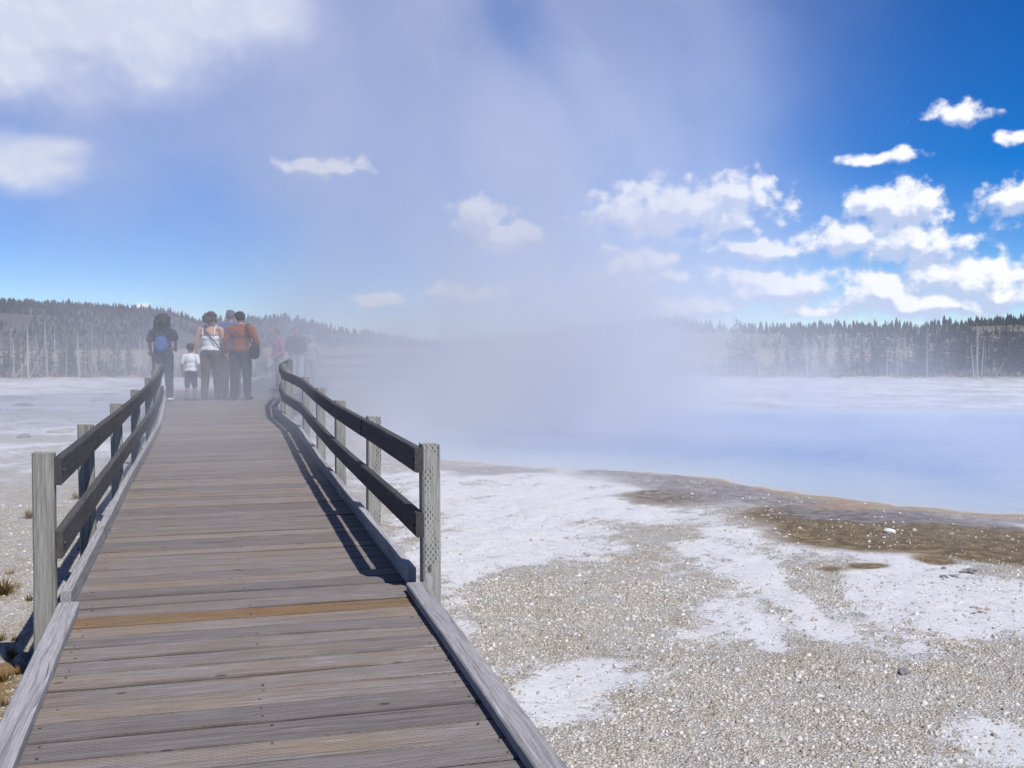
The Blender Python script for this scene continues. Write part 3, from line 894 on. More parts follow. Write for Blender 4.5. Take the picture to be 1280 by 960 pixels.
def far_trees(name, label, H, n, hmin, hmax, snag_frac, seed, matT, matS, ridge_frac=.25, thin=.36):
    V, rows = H; ni = V.shape[0]
    rg = np.random.default_rng(seed)
    u = rg.uniform(0, ni - 1.001, n); s = rg.uniform(.04, 1, n) ** .8 * (rows - 1.001)
    rf = rg.uniform(0, 1, n) < ridge_frac
    s = np.where(rf, rg.uniform(rows - 3.5, rows - 1.001, n), s)
    dens = fbm(u * .09, s * .25, 3, seed)
    k = (dens > thin) | (rf & (dens > thin * .8))
    u, s = u[k], s[k]; n = len(u)
    i, j = u.astype(int), s.astype(int); fu, fs = (u - i)[:, None], (s - j)[:, None]
    Pp = (V[i, j] * (1 - fu) + V[i + 1, j] * fu) * (1 - fs) + (V[i, j + 1] * (1 - fu) + V[i + 1, j + 1] * fu) * fs
    h = (hmin + (hmax - hmin) * rg.uniform(0, 1, n) ** 2.2) * (.7 + .5 * rg.uniform(0, 1, n))
    dist_ = np.hypot(Pp[:, 0], Pp[:, 1]); h = h * np.clip(dist_ / dist_.max(), .35, 1)
    sn = rg.uniform(0, 1, n) < snag_frac
    for which, mat, nm in ((~sn, matT, name), (sn, matS, None)):
        P_, h_ = Pp[which], h[which]; c = len(P_)
        if not c: continue
        if nm is None:
            nm = name.replace('forest', 'dead_forest'); lab = label.replace('dark conifer forest', 'bare dead trunks')
            tiers = [(0.0, .022), (1.0, .006)]; r_sc = 1.0
        else:
            lab = label; tiers = [(0.05, .17), (.35, .125), (.36, .16), (.66, .085), (.67, .11), (1.0, .004)]
        kk = 4
        a0 = rg.uniform(0, 6.3, c)[:, None]; rings = []
        lean = rg.normal(0, .02, (c, 2))
        for zt, rt_ in tiers:
            aa = a0 + np.arange(kk) * 2 * np.pi / kk
            rj = rt_ * h_[:, None] * rg.uniform(.65, 1.25, (c, kk))
            rings.append(np.stack([P_[:, :1] + rj * np.cos(aa) + lean[:, :1] * zt * h_[:, None], P_[:, 1:2] + rj * np.sin(aa) + lean[:, 1:] * zt * h_[:, None], P_[:, 2:3] + zt * h_[:, None] - .3 + 0 * aa], -1))
        VV = np.stack(rings, 1).reshape(-1, 3)
        b = (np.arange(c) * len(tiers) * kk)[:, None, None]
        lv = (np.arange(len(tiers) - 1) * kk)[None, :, None]; q = np.arange(kk)[None, None, :]; q2 = (q + 1) % kk
        f = np.stack([b + lv + q, b + lv + q2, b + lv + kk + q2, b + lv + kk + q], -1).reshape(-1, 4)
        tag(link(nm, fast_mesh(nm, VV, f), mat), lab, 'forest', kind='stuff')


far_trees('hill_forest', 'dark conifer forest over the burnt hill past the white flat', hl, 10000, 5, 10, .08, 31, M_hillforest, M_hillsnag)
far_trees('hill_forest', 'dark conifer forest on the pale far hill', hm, 1800, 10, 18, .15, 32, M_hillforest, M_hillsnag)
far_trees('hill_forest', 'dark conifer forest on the hill across the pool', hr, 12000, 3.5, 11, .10, 33, M_hillforest, M_hillsnag, .12, .44)

# ================================================================ TREES AT THE FLAT'S EDGE
def conifer_meshes(seed, h, spread, levels, dens, bare):
    rnd = random.Random(seed); V = []; Fc = []
    # crown: drooping boughs of ragged needle sprays
    for li in range(levels):
        s = bare + (1 - bare) * (li + rnd.uniform(-.35, .35)) / levels
        if s > .985: continue
        env = (1 - (s - bare) / (1 - bare)) ** .75 * min(1, ((s - bare) / .10 + .45))
        nb = max(3, int(dens * (1 - .5 * s)))
        for b in range(nb):
            if rnd.random() < .14: continue
            a = rnd.uniform(0, 2 * math.pi); L = spread * env * rnd.uniform(.45, 1.2) + .04 * h * .3
            z0 = s * h; droop = rnd.uniform(-.1, .45)
            ca_, sa_ = math.cos(a), math.sin(a)
            ns = 4
            for k in range(ns):
                f = (k + rnd.uniform(.2, 1)) / ns
                x, y, z = ca_ * L * f, sa_ * L * f, z0 - droop * L * f + rnd.uniform(-.05, .05) * h * .4
                sz = L * rnd.uniform(.22, .42) * (1.15 - .5 * f) + .02
                # a small tent of two tilted triangles: a spray of needles with some body
                d1 = Vector((rnd.gauss(0, 1), rnd.gauss(0, 1), rnd.gauss(0, .35))).normalized() * sz
                d2 = Vector((ca_, sa_, -droop * .6 + rnd.uniform(-.2, .3))) * sz * 1.1
                d3 = Vector((rnd.uniform(-.2, .2), rnd.uniform(-.2, .2), -1)) * sz * rnd.uniform(.25, .55)
                c = Vector((x, y, z)); i0 = len(V)
                V += [c - d1 * .6, c + d2, c + d1 * .6, c - d2 * .4 + d3, c + d3 * .7 + d2 * .3]
                Fc += [(i0, i0 + 1, i0 + 2), (i0, i0 + 3, i0 + 4), (i0 + 2, i0 + 4, i0 + 3)]
    # leader
    i0 = len(V); tip = h * 1.0
    for k in range(3):
        a = k * 2.1; V.append(Vector((math.cos(a) * .05, math.sin(a) * .05, h * .9)))
    V.append(Vector((0, 0, tip))); Fc += [(i0, i0 + 1, i0 + 3), (i0 + 1, i0 + 2, i0 + 3), (i0 + 2, i0, i0 + 3)]
    crown = pydata('crown', V, Fc)
    tv, tf = tube([Vector((0, 0, -.3)), Vector((.03, .02, h * .35)), Vector((-.02, .03, h * .7)), Vector((0, 0, h * .97))], [h * .02, h * .016, h * .01, h * .003], 6)
    for k in range(5):
        a = rnd.uniform(0, 6.28); z = h * rnd.uniform(.15, .5)
        v2, f2 = tube([Vector((0, 0, z)), Vector((math.cos(a) * spread * .4, math.sin(a) * spread * .4, z - .05 * h))], [h * .006, h * .002], 4)
        tf += [tuple(i + len(tv) for i in f) for f in f2]; tv += v2
    return crown, pydata('trunk', tv, tf)


def tube(pts, rad, k=8, cap=True):
    V = []; Fc = []
    for i, (p_, r_) in enumerate(zip(pts, rad)):
        d = (pts[min(i + 1, len(pts) - 1)] - pts[max(i - 1, 0)]).normalized()
        a = Vector((1, 0, 0)) if abs(d.x) < .9 else Vector((0, 1, 0))
        X = d.cross(a).normalized(); Y = d.cross(X)
        for j in range(k):
            t_ = 2 * math.pi * j / k; V.append(p_ + (X * math.cos(t_) + Y * math.sin(t_)) * r_)
    for i in range(len(pts) - 1):
        for j in range(k):
            j2 = (j + 1) % k; Fc.append((i * k + j, i * k + j2, (i + 1) * k + j2, (i + 1) * k + j))
    if cap:
        Fc.append(tuple(range(k))[::-1]); Fc.append(tuple((len(pts) - 1) * k + j for j in range(k)))
    return V, Fc


def snag_mesh(seed, h):
    rnd = random.Random(seed)
    b = Vector((rnd.uniform(-.04, .04), rnd.uniform(-.04, .04), 0)) * h
    pts = [Vector((0, 0, -.3)), b * .3 + Vector((0, 0, h * .35)), b * .7 + Vector((0, 0, h * .7)), b + Vector((0, 0, h))]
    V, Fc = tube(pts, [h * .016 + .02, h * .013 + .015, h * .009 + .01, .012], 6)
    for k in range(rnd.randint(4, 11)):
        a = rnd.uniform(0, 6.28); s = rnd.uniform(.25, .95); L = h * rnd.uniform(.04, .16)
        p0 = b * s + Vector((0, 0, h * s)); p1 = p0 + Vector((math.cos(a), math.sin(a), rnd.uniform(-.3, .5))) * L
        v2, f2 = tube([p0, p1], [.022, .006], 4); Fc += [tuple(i + len(V) for i in f) for f in f2]; V += v2
    return pydata('dead_tree', V, Fc)


pineM = [conifer_meshes(40 + i, 1.0 * 5.0, sp, lv, dn, br) for i, (sp, lv, dn, br) in enumerate([(.85, 26, 7, .10), (.7, 24, 6, .2), (1.0, 28, 8, .06), (.6, 24, 5, .28), (.9, 22, 6, .14), (.75, 30, 7, .08)])]
for c_, t_ in pineM:
    c_.materials.append(M_needle); t_.materials.append(M_bark)
darkM = []
for c_, t_ in pineM:
    c2 = c_.copy(); c2.materials.clear(); c2.materials.append(M_needle_d); darkM.append((c2, t_))
snagM = [snag_mesh(60 + i, 5.0) for i in range(6)]
for s_ in snagM: s_.materials.append(M_snag)


def base_y(d): return float(base_z(np.array([0.0]), np.array([d]))[0])


def ground_pt(px, d):
    r = ray(px, 440); x = r.x / r.y * d
    return Vector((x, d, ground_at(x, d) - .05))


def pine(px, d, hgt, label, group, meshes, v=None, wide=1.0):
    i = random.randrange(len(meshes)) if v is None else v
    c_, t_ = meshes[i]; s = hgt / 5.0
    o = empty('pine_tree', ground_pt(px, d), random.uniform(0, 6.28)); o.scale = (s * wide * random.uniform(.85, 1.15),) * 2 + (s,)
    hw = 'knee-high' if hgt < 1.2 else 'short' if hgt < 2.6 else 'mid-height' if hgt < 3.7 else 'tall' if hgt < 5.0 else 'very tall'
    sw = ('full low-branched', 'narrow', 'broad dense', 'sparse bare-stemmed', 'open ragged', 'tight spire-shaped')[i]
    tag(o, hw + ' ' + sw + ' ' + label, 'tree', group)
    link('crown', c_, None, o); link('trunk', t_, None, o)


def snag(px, d, hgt, label, group, lean=0.0):
    s = hgt / 5.0
    o = link('dead_tree', random.choice(snagM)); o.location = ground_pt(px, d); o.scale = (max(s, .7),) * 2 + (s,)
    o.rotation_euler = (random.gauss(0, .03), lean + random.gauss(0, .03), random.uniform(0, 6.28) if not lean else 0)
    hw = 'short' if hgt < 3.2 else 'mid-height' if hgt < 4.6 else 'tall'
    tag(o, label if lean else hw + ' ' + ('stubby-armed', 'nearly bare', 'spiky', 'crooked', 'slender', 'rough')[snagM.index(o.data)] + ' ' + label, 'dead tree', group)


rs = random.Random(5)
GL = 'pines along the edge of the white flat'; GR = 'pines across the pool'
# the white flat's far edge
for i in range(64):
    px = rs.uniform(-60, 345); d = rs.uniform(117, 150)
    hh_ = rs.choice([2.2, 2.8, 3.5, 4.2, 4.8]) * rs.uniform(.8, 1.2) * (1 - .25 * max(0, (px - 200) / 150))
    pine(px, d, hh_, 'green pine in the treeline below the burnt hill', GL, pineM, wide=1.1)
for px, top, d in [(12, 408, 119), (30, 402, 121), (50, 403, 118), (62, 398, 122), (83, 407, 119), (88, 400, 123), (110, 418, 118), (142, 416, 120), (160, 419, 121), (-20, 400, 120)]:
    g = ground_pt(px, d); hgt = at_d(px, top, d).z - g.z
    pine(px, d, hgt, 'pine rising above the treeline below the burnt hill', GL, pineM)
for i in range(70):
    px = rs.uniform(-40, 330); d = rs.uniform(114, 135)
    snag(px, d, rs.uniform(2.2, 6.2) * (1.0 if px < 150 else .85), 'bleached dead trunk standing in the treeline below the burnt hill', 'dead trunks along the white flat')
snag(36, 113.5, 4.4, 'pale dead trunk leaning hard over in the treeline below the burnt hill', 'leaning trunks', .42)
snag(17, 112.5, 3.4, 'broken dead trunk tilting low at the edge of the white flat', 'leaning trunks', .6)
# across the pool
for i in range(74):
    px = rs.choice([905, 945, 985, 1010, 1060, 1100, 1135, 1170, 1210, 1260, 1320, 1370]) + rs.gauss(0, 13); d = rs.uniform(118, 160)
    pine(px, d, rs.choice([1.6, 2.2, 3.0, 3.8, 5.0]) * rs.uniform(.8, 1.2), 'pine in the hazy treeline across the pool', GR, darkM if rs.random() < .6 else pineM, wide=1.15)
for i in range(72):
    px = rs.uniform(1150, 1420); d = rs.uniform(122, 150)
    pine(px, d, rs.uniform(4.6, 6.3), 'spruce of the dense dark stand across the pool', 'dark spruces across the pool', darkM, wide=1.35)
for px, top, d in [(921, 396, 122), (930, 404, 124), (1106, 398, 120), (1100, 408, 123), (1066, 414, 121), (1092, 412, 120), (1052, 416, 122), (1145, 410, 119), (1155, 414, 121), (1172, 412, 120), (1178, 408, 122),
                   (1208, 405, 121), (1240, 408, 120), (1262, 410, 121), (985, 414, 121), (1000, 410, 123), (1013, 418, 120), (1290, 404, 120), (1310, 408, 119)]:
    g = ground_pt(px, d); hgt = at_d(px, top, d).z - g.z
    pine(px, d, hgt, 'pointed pine standing above the treeline across the pool', GR, darkM, wide=1.15)
for i in range(48):
    px = rs.uniform(930, 1400); d = rs.uniform(113, 140)
    snag(px, d, rs.uniform(2.0, 5.4), 'thin bleached dead trunk in front of the pines across the pool', 'dead trunks across the pool')
for px, top, ln in [(1222, 405, .0), (1227, 420, .09), (1218, 428, -.06)]:
    g = ground_pt(px, 109); hgt = at_d(px, top, 109).z - g.z
    snag(px, 109 + ln * 10, hgt, 'tall white dead trunk of a leaning cluster before the dark stand', 'white dead trunk cluster', ln or .012)
snag(1243, 111, 2.6, 'short white dead trunk leaning beside the tall white cluster', 'leaning trunks', .55)


def brush(name, label, spots, seed, mat, hmin=.3, hmax=1.0):
    rg = np.random.default_rng(seed); V = []; n = 0
    for x, y, z, r_ in spots:
        m_ = 26
        a = rg.uniform(0, 6.3, m_); q = np.sqrt(rg.uniform(0, 1, m_)) * r_; hz = rg.uniform(0, 1, m_) * r_ * 1.1
        c = np.stack([x + q * np.cos(a), y + q * np.sin(a), z + hz * (1 - .5 * q / r_)], 1)
        d = rg.normal(0, 1, (m_, 3, 3)) * r_ * .2
        V.append((c[:, None] + d).reshape(-1, 3))
    V = np.concatenate(V); f = np.arange(len(V)).reshape(-1, 3)
    tag(link(name, fast_mesh(name, V, f), mat), label, 'undergrowth', kind='stuff')


sp = []
for i in range(420):
    px = rs.uniform(-80, 420); g = ground_pt(px, rs.uniform(115, 155)); sp.append((g.x, g.y, g.z, rs.uniform(.35, 1.0)))
brush('undergrowth', 'tawny brush under the treeline below the burnt hill', sp, 3, M_brush)
sp = []
for i in range(420):
    px = rs.uniform(840, 1430); g = ground_pt(px, rs.uniform(116, 165)); sp.append((g.x, g.y, g.z, rs.uniform(.35, 1.0)))
brush('undergrowth', 'tawny brush under the pines across the pool', sp, 4, M_brush)
exec('pass')

# ================================================================ SMALL THINGS ON THE FLAT
M_tuft = foliage('dry_grass', (.17, .12, .055), (.28, .20, .09), (.20, .13, .06))
M_tuft_d = foliage('rusty_plant', (.16, .075, .035), (.13, .11, .04), (.2, .1, .04))


def tuft(px, py, size, label, mat, seed, n=70):
    rg = random.Random(seed); V = []; Fc = []
    for i in range(n):
        a = rg.uniform(0, 6.28); r0 = rg.uniform(0, .35) * size; L = size * rg.uniform(.5, 1.1); tl = rg.uniform(.1, .9)
        b = Vector((math.cos(a) * r0, math.sin(a) * r0, -.01)); tip = b + Vector((math.cos(a) * L * tl, math.sin(a) * L * tl, L * (1 - .35 * tl)))
        s = Vector((-math.sin(a), math.cos(a), 0)) * size * .028; i0 = len(V)
        mid = (b + tip) / 2 + Vector((0, 0, L * .12))
        V += [b - s, b + s, mid + s * .8, mid - s * .8, tip]
        Fc += [(i0, i0 + 1, i0 + 2, i0 + 3), (i0 + 3, i0 + 2, i0 + 4)]
    g = at_z(px, py, 0.0); g.z = ground_at(g.x, g.y)
    o = link('grass_tuft', pydata('grass_tuft', V, Fc), mat); o.location = g
    tag(o, label, 'grass tuft', 'tufts on the flat')


tuft(36, 648, .13, 'round brown grass tuft on the flat behind the first railing post', M_tuft, 1)
tuft(97, 624, .12, 'faint dry grass tuft seen between the first two railing posts', M_tuft, 2)
tuft(4, 745, .15, 'rusty brown plant tuft on gravel left of the end post', M_tuft_d, 3, 110)
tuft(36, 752, .075, 'tiny reddish sprig on gravel beside the end post', M_tuft_d, 4, 40)
tuft(12, 720, .07, 'small dry sprig next to the rusty plant tuft', M_tuft, 5, 40)
tuft(-30, 600, .14, 'pale grass tuft far out on the gravel', M_tuft, 8)
for i, (px, py, s_) in enumerate([(14, 820, .085), (4, 850, .09), (22, 842, .06), (2, 800, .07), (8, 880, .06), (18, 800, .05), (-18, 830, .09), (-25, 870, .1)]):
    tuft(px, py, s_, 'low rust-red plant clump in the patch below the end post', M_tuft_d, 20 + i, 70)


def rock(name, px, py, sx, sy, sz, label, mat, seed, cat='stone', sub=3, rough=.25, z=0.0, group=None):
    bm = bmesh.new(); bmesh.ops.create_icosphere(bm, subdivisions=sub, radius=1)
    co = np.array([v.co[:] for v in bm.verts])
    n_ = fbm(co[:, 0] * 1.7 + seed, co[:, 1] * 1.7 + co[:, 2] * 1.3, 4, seed) - .5
    n2 = fbm(co[:, 0] * 6 + seed, co[:, 1] * 6 + co[:, 2] * 5, 3, seed + 3) - .5
    for v, a, b in zip(bm.verts, n_, n2):
        v.co *= 1 + a * rough * 2.2 + b * rough
        v.co.x *= sx; v.co.y *= sy; v.co.z *= sz
    me = bpy.data.meshes.new(name); bm.to_mesh(me); bm.free()
    g = at_z(px, py, z); g.z = ground_at(g.x, g.y) + sz * .25
    o = link(name, me, mat); o.location = g; o.rotation_euler = (0, 0, seed * 1.3)
    return tag(o, label, cat, group)


M_rock = plain('dark_weathered_rock', (.10, .10, .105), (.19, .185, .19), 22, .9, 1.0)
M_grit = plain('brown_grey_stone', (.20, .17, .14), (.34, .31, .28), 18, .9, .6)
M_char = plain('blackened_wood', (.03, .028, .028), (.06, .055, .05), 20, .8, .5)
rock('stone', 44, 828, .10, .085, .055, 'rough dark grey stone beside the flat kerb board', M_rock, 3, rough=.4, sub=4)
rock('stone', 30, 548, .20, .12, .06, 'dark low stone lying alone far out on the white flat', M_rock, 4)
rock('stone', 74, 541, .26, .10, .05, 'flat brownish stone slab on the white flat near the railing', M_grit, 5)
for k_ in range(9):
    rock('stone', 1197 + rs.uniform(-24, 24), 717 + rs.uniform(-6, 6), rs.uniform(.018, .045), rs.uniform(.015, .035), rs.uniform(.008, .018), 'dark fragment in the crumbled rubble heap on the white crust', M_rock, 100 + k_, rough=.5, sub=2, group='rubble heap')
for k_ in range(6):
    rock('stone', 1222 + rs.uniform(-20, 20), 765 + rs.uniform(-5, 5), rs.uniform(.014, .035), rs.uniform(.012, .028), rs.uniform(.006, .014), 'brownish fragment scattered on the bare white crust', M_grit, 120 + k_, rough=.5, sub=2, group='scattered fragments')
rock('stone', 1130, 842, .045, .03, .02, 'small dark stone in the gravel spread', M_rock, 8)
rock('stone', 1112, 668, .06, .04, .03, 'small white stone lying on the brown mat', plain('white_sinter_stone', (.7, .7, .7), (.55, .55, .55), 20, .85, .5), 9)
rock('stone', 30, 447 + 60, .3, .15, .06, 'dark rock out on the flat towards the treeline', M_rock, 12)
rock('stone', 122, 501, .25, .14, .07, 'grey rock on the flat towards the treeline near the railing', M_grit, 13)


def stick(px, py, L, r_, a, label, seed):
    g = at_z(px, py, 0); g.z = ground_at(g.x, g.y) + r_
    d = Vector((math.cos(a), math.sin(a), 0))
    V, Fc = tube([-d * L / 2, -d * L * .15 + Vector((0, 0, .006)), d * L * .2 + Vector((.004, .006, .003)), d * L / 2], [r_ * .6, r_, r_ * .9, r_ * .4], 6)
    o = link('stick', pydata('stick', V, Fc), M_char); o.location = g
    tag(o, label, 'stick')


stick(103, 690, .085, .011, .05, 'short charred stick on gravel just outside the standing kerb', 1)
stick(541, 684, .055, .008, .9, 'tiny black twig on white crust beyond the right-hand end post'.replace('right-hand ', 'poolside '), 2)

# ================================================================ PEOPLE
def sphere_part(c, r, rot=None, nu=14, nv=9):
    V = []; Fc = []
    for i in range(nv + 1):
        th = math.pi * i / nv
        for j in range(nu):
            ph = 2 * math.pi * j / nu
            q = Vector((math.sin(th) * math.cos(ph) * r[0], math.sin(th) * math.sin(ph) * r[1], math.cos(th) * r[2]))
            if rot is not None: q = rot @ q
            V.append(Vector(c) + q)
    for i in range(nv):
        for j in range(nu):
            j2 = (j + 1) % nu; Fc.append((i * nu + j, (i + 1) * nu + j, (i + 1) * nu + j2, i * nu + j2))
    return V, Fc


def limb(p0, r0, p1, r1, flat=1.0, k=12, ends=True):
    """tapered round limb with domed ends (flat < 1 squeezes it front to back)"""
    p0, p1 = Vector(p0), Vector(p1); d = (p1 - p0).normalized()
    pts, rad = [], []
    if ends:
        pts += [p0 - d * r0 * .95, p0 - d * r0 * .7]; rad += [r0 * .2, r0 * .7]
    for s in (0, .33, .66, 1):
        pts.append(p0.lerp(p1, s)); rad.append(r0 + (r1 - r0) * s)
    if ends:
        pts += [p1 + d * r1 * .7, p1 + d * r1 * .95]; rad += [r1 * .7, r1 * .2]
    V, Fc = tube(pts, rad, k)
    if flat != 1.0:
        cy_ = (p0.y + p1.y) / 2
        V = [Vector((v.x, cy_ + (v.y - cy_) * flat, v.z)) for v in V]
    return V, Fc


def fuse(name, parts, voxel, smooth_it=4, noise_amp=0.0, seed=0):
    V = []; Fc = []
    for v, f in parts:
        Fc += [tuple(i + len(V) for i in q) for q in f]; V += v
    me = pydata(name, V, Fc)
    bm = bmesh.new(); bm.from_mesh(me); bmesh.ops.remove_doubles(bm, verts=bm.verts, dist=1e-5); bmesh.ops.recalc_face_normals(bm, faces=bm.faces); bm.to_mesh(me); bm.free()
    o = bpy.data.objects.new('tmp', me); COL.objects.link(o)
    r_ = o.modifiers.new('r', 'REMESH'); r_.mode = 'VOXEL'; r_.voxel_size = voxel
    s_ = o.modifiers.new('s', 'SMOOTH'); s_.factor = .5; s_.iterations = smooth_it
    dg = bpy.context.evaluated_depsgraph_get()
    out_ = bpy.data.meshes.new_from_object(o.evaluated_get(dg)); out_.name = name
    bpy.data.objects.remove(o); bpy.data.meshes.remove(me)
    if noise_amp:
        n_ = len(out_.vertices); co = np.empty(n_ * 3, np.float32); out_.vertices.foreach_get('co', co); co = co.reshape(-1, 3)
        nr_ = np.empty(n_ * 3, np.float32); out_.vertex_normals.foreach_get('vector', nr_); nr_ = nr_.reshape(-1, 3)
        w_ = fbm(co[:, 0] * 14 + co[:, 2] * 9 + seed, co[:, 2] * 12 - co[:, 1] * 10, 3, seed) - .5
        co += nr_ * (w_[:, None] * 2 * noise_amp); out_.vertices.foreach_set('co', co.ravel())
    out_.polygons.foreach_set('use_smooth', [True] * len(out_.polygons)); out_.update()
    return out_


def cloth(name, c, s=.7, scale=30):
    return plain(name, c, tuple(x * s for x in c), scale, .9, .25, 0, .15)


SK = plain('skin', (.46, .27, .19), (.40, .22, .15), 12, .55, 0, 0, .35); SKD = plain('tanned_skin', (.33, .175, .12), (.28, .14, .095), 12, .55, 0, 0, .35)
HAIR = {k: plain('hair_' + k, c, tuple(x * .5 for x in c), 60, .6, .6) for k, c in dict(black=(.018, .014, .014), brown=(.07, .04, .025), dark=(.03, .02, .017), grey=(.12, .11, .10), white=(.6, .58, .55)).items()}
SHOE_W = cloth('white_shoe', (.72, .72, .72)); SHOE_D = cloth('dark_shoe', (.04, .035, .035))


def person(px, d, head_y, zfeet, face, label, top, bottom, hair, skin, arms=((.26, -.04, .95), (.26, .02, .95)), elbows=None, step=.10, sleeves='short', hairstyle='short',
           voxel=.011, group=None, bottoms='long', lean=0.0, shoes=None, topstyle='shirt', build=1.0, child=False):
    g = at_d(px, head_y, d); Hh = g.z - zfeet; s = Hh / 1.70
    o = empty('person', (g.x, d, zfeet), face); o.scale = (s * build, s * build, s)
    tag(o, label, 'person', group)
    hs = 1.28 if child else 1.0                         # children carry a larger head
    hipz = .88 if not child else .80; shz = 1.395 if not child else 1.33
    B = []
    B += [sphere_part((0, 0, hipz + .06), (.165, .115, .12)), sphere_part((0, 0, hipz + .22), (.138, .098, .15)), sphere_part((0, lean * .3, shz - .13), (.165, .112, .17)),
          limb((-.145, lean * .5, shz - .01), .055, (.145, lean * .5, shz - .01), .055)]
    hz = 1.59 if not child else 1.555
    B += [limb((0, lean * .5 - .005, shz + .0), .058, (0, lean + .008, hz - .09), .050)]
    hc = Vector((0, lean + .018, hz))
    B += [sphere_part(hc, (.074 * hs, .094 * hs, .108 * hs)), sphere_part(hc + Vector((0, .025, -.052)) * hs, (.054 * hs, .062 * hs, .058 * hs)), limb(hc + Vector((0, .088, .012)) * hs, .010, hc + Vector((0, .106, -.018)) * hs, .015)]
    for sx in (-1, 1):
        B += [sphere_part(hc + Vector((sx * .076, -.005, -.005)) * hs, (.010, .022, .032)), sphere_part(hc + Vector((sx * .03, .086, .022)) * hs, (.013, .008, .008))]
    B += [sphere_part(hc + Vector((0, .088, -.058)) * hs, (.024, .010, .009))]
    cl_top, cl_bot, shoe_parts, joints = [], [], [], []
    for i, sx in enumerate((-1, 1)):
        sh = Vector((sx * .185, lean * .5, shz - .015)); hd = Vector((sx * arms[i][0], arms[i][1], arms[i][2]))
        if elbows and elbows[i]:
            eb = Vector((sx * elbows[i][0], elbows[i][1], elbows[i][2]))
        else:
            eb = sh.lerp(hd, .52) + Vector((sx * .03, -.035, 0))
        B += [limb(sh, .052, eb, .040), limb(eb, .040, hd, .027)]
        dr = (hd - eb).normalized(); sd_ = Vector((0, 0, 1)).cross(dr); sd_ = sd_.normalized() if sd_.length > .2 else Vector((0, 1, 0))
        pc = hd + dr * .05
        B += [limb(hd, .026, hd + dr * .075, .032)]
        nrm = dr.cross(sd_)
        for q, (o_, L_) in enumerate(((-.027, .062), (-.009, .075), (.010, .070), (.028, .055))):
            b0_ = hd + dr * .085 + sd_ * o_; k1 = b0_ + dr * L_ * .55 + nrm * .006; k2 = k1 + dr * L_ * .45 + nrm * .018
            B += [limb(b0_, .0105, k1, .0095, k=8), limb(k1, .0095, k2, .008, k=8)]
        th0 = hd + dr * .03 + sd_ * .030; B += [limb(th0, .012, th0 + dr * .035 + sd_ * .022, .0105, k=8), limb(th0 + dr * .035 + sd_ * .022, .0105, th0 + dr * .065 + sd_ * .024, .009, k=8)]
        joints.append((sh, eb, hd))
        hp = Vector((sx * .09, 0, hipz)); fy = step * (1 if i else -1) * .5
        kn = Vector((sx * .10, fy * .6 + .02, hipz * .535)); an = Vector((sx * .105, fy, .085))
        B += [limb(hp, .088, kn, .060), limb(kn, .058, an + Vector((0, -.01, .12)), .048), limb(an + Vector((0, -.01, .12)), .048, an, .038), limb(an + Vector((0, -.02, -.045)), .036, an + Vector((sx * .02, .13, -.055)), .028)]
        shoe_parts += [limb(an + Vector((0, -.025, -.040)), .045, an + Vector((sx * .012, .07, -.046)), .043), limb(an + Vector((sx * .012, .07, -.046)), .043, an + Vector((sx * .02, .145, -.052)), .034)]
        cl_bot += [limb(hp + Vector((0, 0, .03)), .108, kn, .080)]
        if bottoms == 'long':
            cl_bot += [limb(kn, .080, an + Vector((0, -.005, .03)), .066)]
        if sleeves == 'long':
            cl_top += [limb(sh, .072, eb, .056), limb(eb, .056, hd - dr * .01, .042)]
        elif sleeves == 'short':
            cl_top += [limb(sh, .072, sh.lerp(eb, .8), .066)]
    cl_bot += [sphere_part((0, 0, hipz + .06), (.185, .135, .13))]
    if topstyle == 'shirt':
        cl_top += [sphere_part((0, 0, hipz + .10), (.187, .137, .13)), sphere_part((0, 0, hipz + .24), (.168, .126, .17)), sphere_part((0, lean * .3, shz - .12), (.188, .130, .175)), limb((-.15, lean * .5, shz - .005), .068, (.15, lean * .5, shz - .005), .068), limb((0, lean * .5 - .005, shz), .070, (0, lean * .6, shz + .055), .062)]
    else:   # vest: bare shoulders, thin straps
        cl_top += [sphere_part((0, 0, hipz + .10), (.183, .133, .13)), sphere_part((0, 0, hipz + .24), (.160, .118, .17)), sphere_part((0, 0, shz - .19), (.180, .126, .10))]
    body = fuse('body', B, voxel, 3)
    # eyes and lips keep their own colour on the one continuous skin
    for mm in (skin, HAIR['black'], plain('lips', (.40, .13, .11), rough=.5)) if 'lips' not in MATS else (skin, HAIR['black'], MATS['lips']):
        body.materials.append(mm)
    for pl in body.polygons:
        c = pl.center - hc
        if c.y > .06 * hs:
            if abs(abs(c.x) - .03 * hs) < .013 and abs(c.z - .022 * hs) < .008: pl.material_index = 1
            elif abs(c.x) < .024 and abs(c.z + .058 * hs) < .010: pl.material_index = 2
    link('body', body, None, o)
    tm_ = fuse('top', cl_top, voxel * 1.3, 12, .006, int(px)); tb = link('top' if topstyle == 'shirt' else 'vest', tm_, top, o)
    if topstyle == 'vest':
        for sx in (-1, 1):
            for ys_ in (-1, 1):
                V, Fc = tube([Vector((sx * .105, ys_ * .115, shz - .13)), Vector((sx * .11, ys_ * .085, shz - .02)), Vector((sx * .11, 0, shz + .058))], [.010, .009, .009], 6)
                link('strap', pydata('strap', V, Fc), top, o)
    link('trousers' if bottoms == 'long' else 'shorts', fuse('trousers', cl_bot, voxel * 1.3, 3, .009, int(px) + 3), bottom, o)
    link('shoes', fuse('shoes', shoe_parts, voxel, 2), shoes or SHOE_D, o)
    Hp = [sphere_part(hc + Vector((0, -.016, .022)) * hs, (.086 * hs, .096 * hs, .100 * hs))]
    rg = random.Random(int(px))
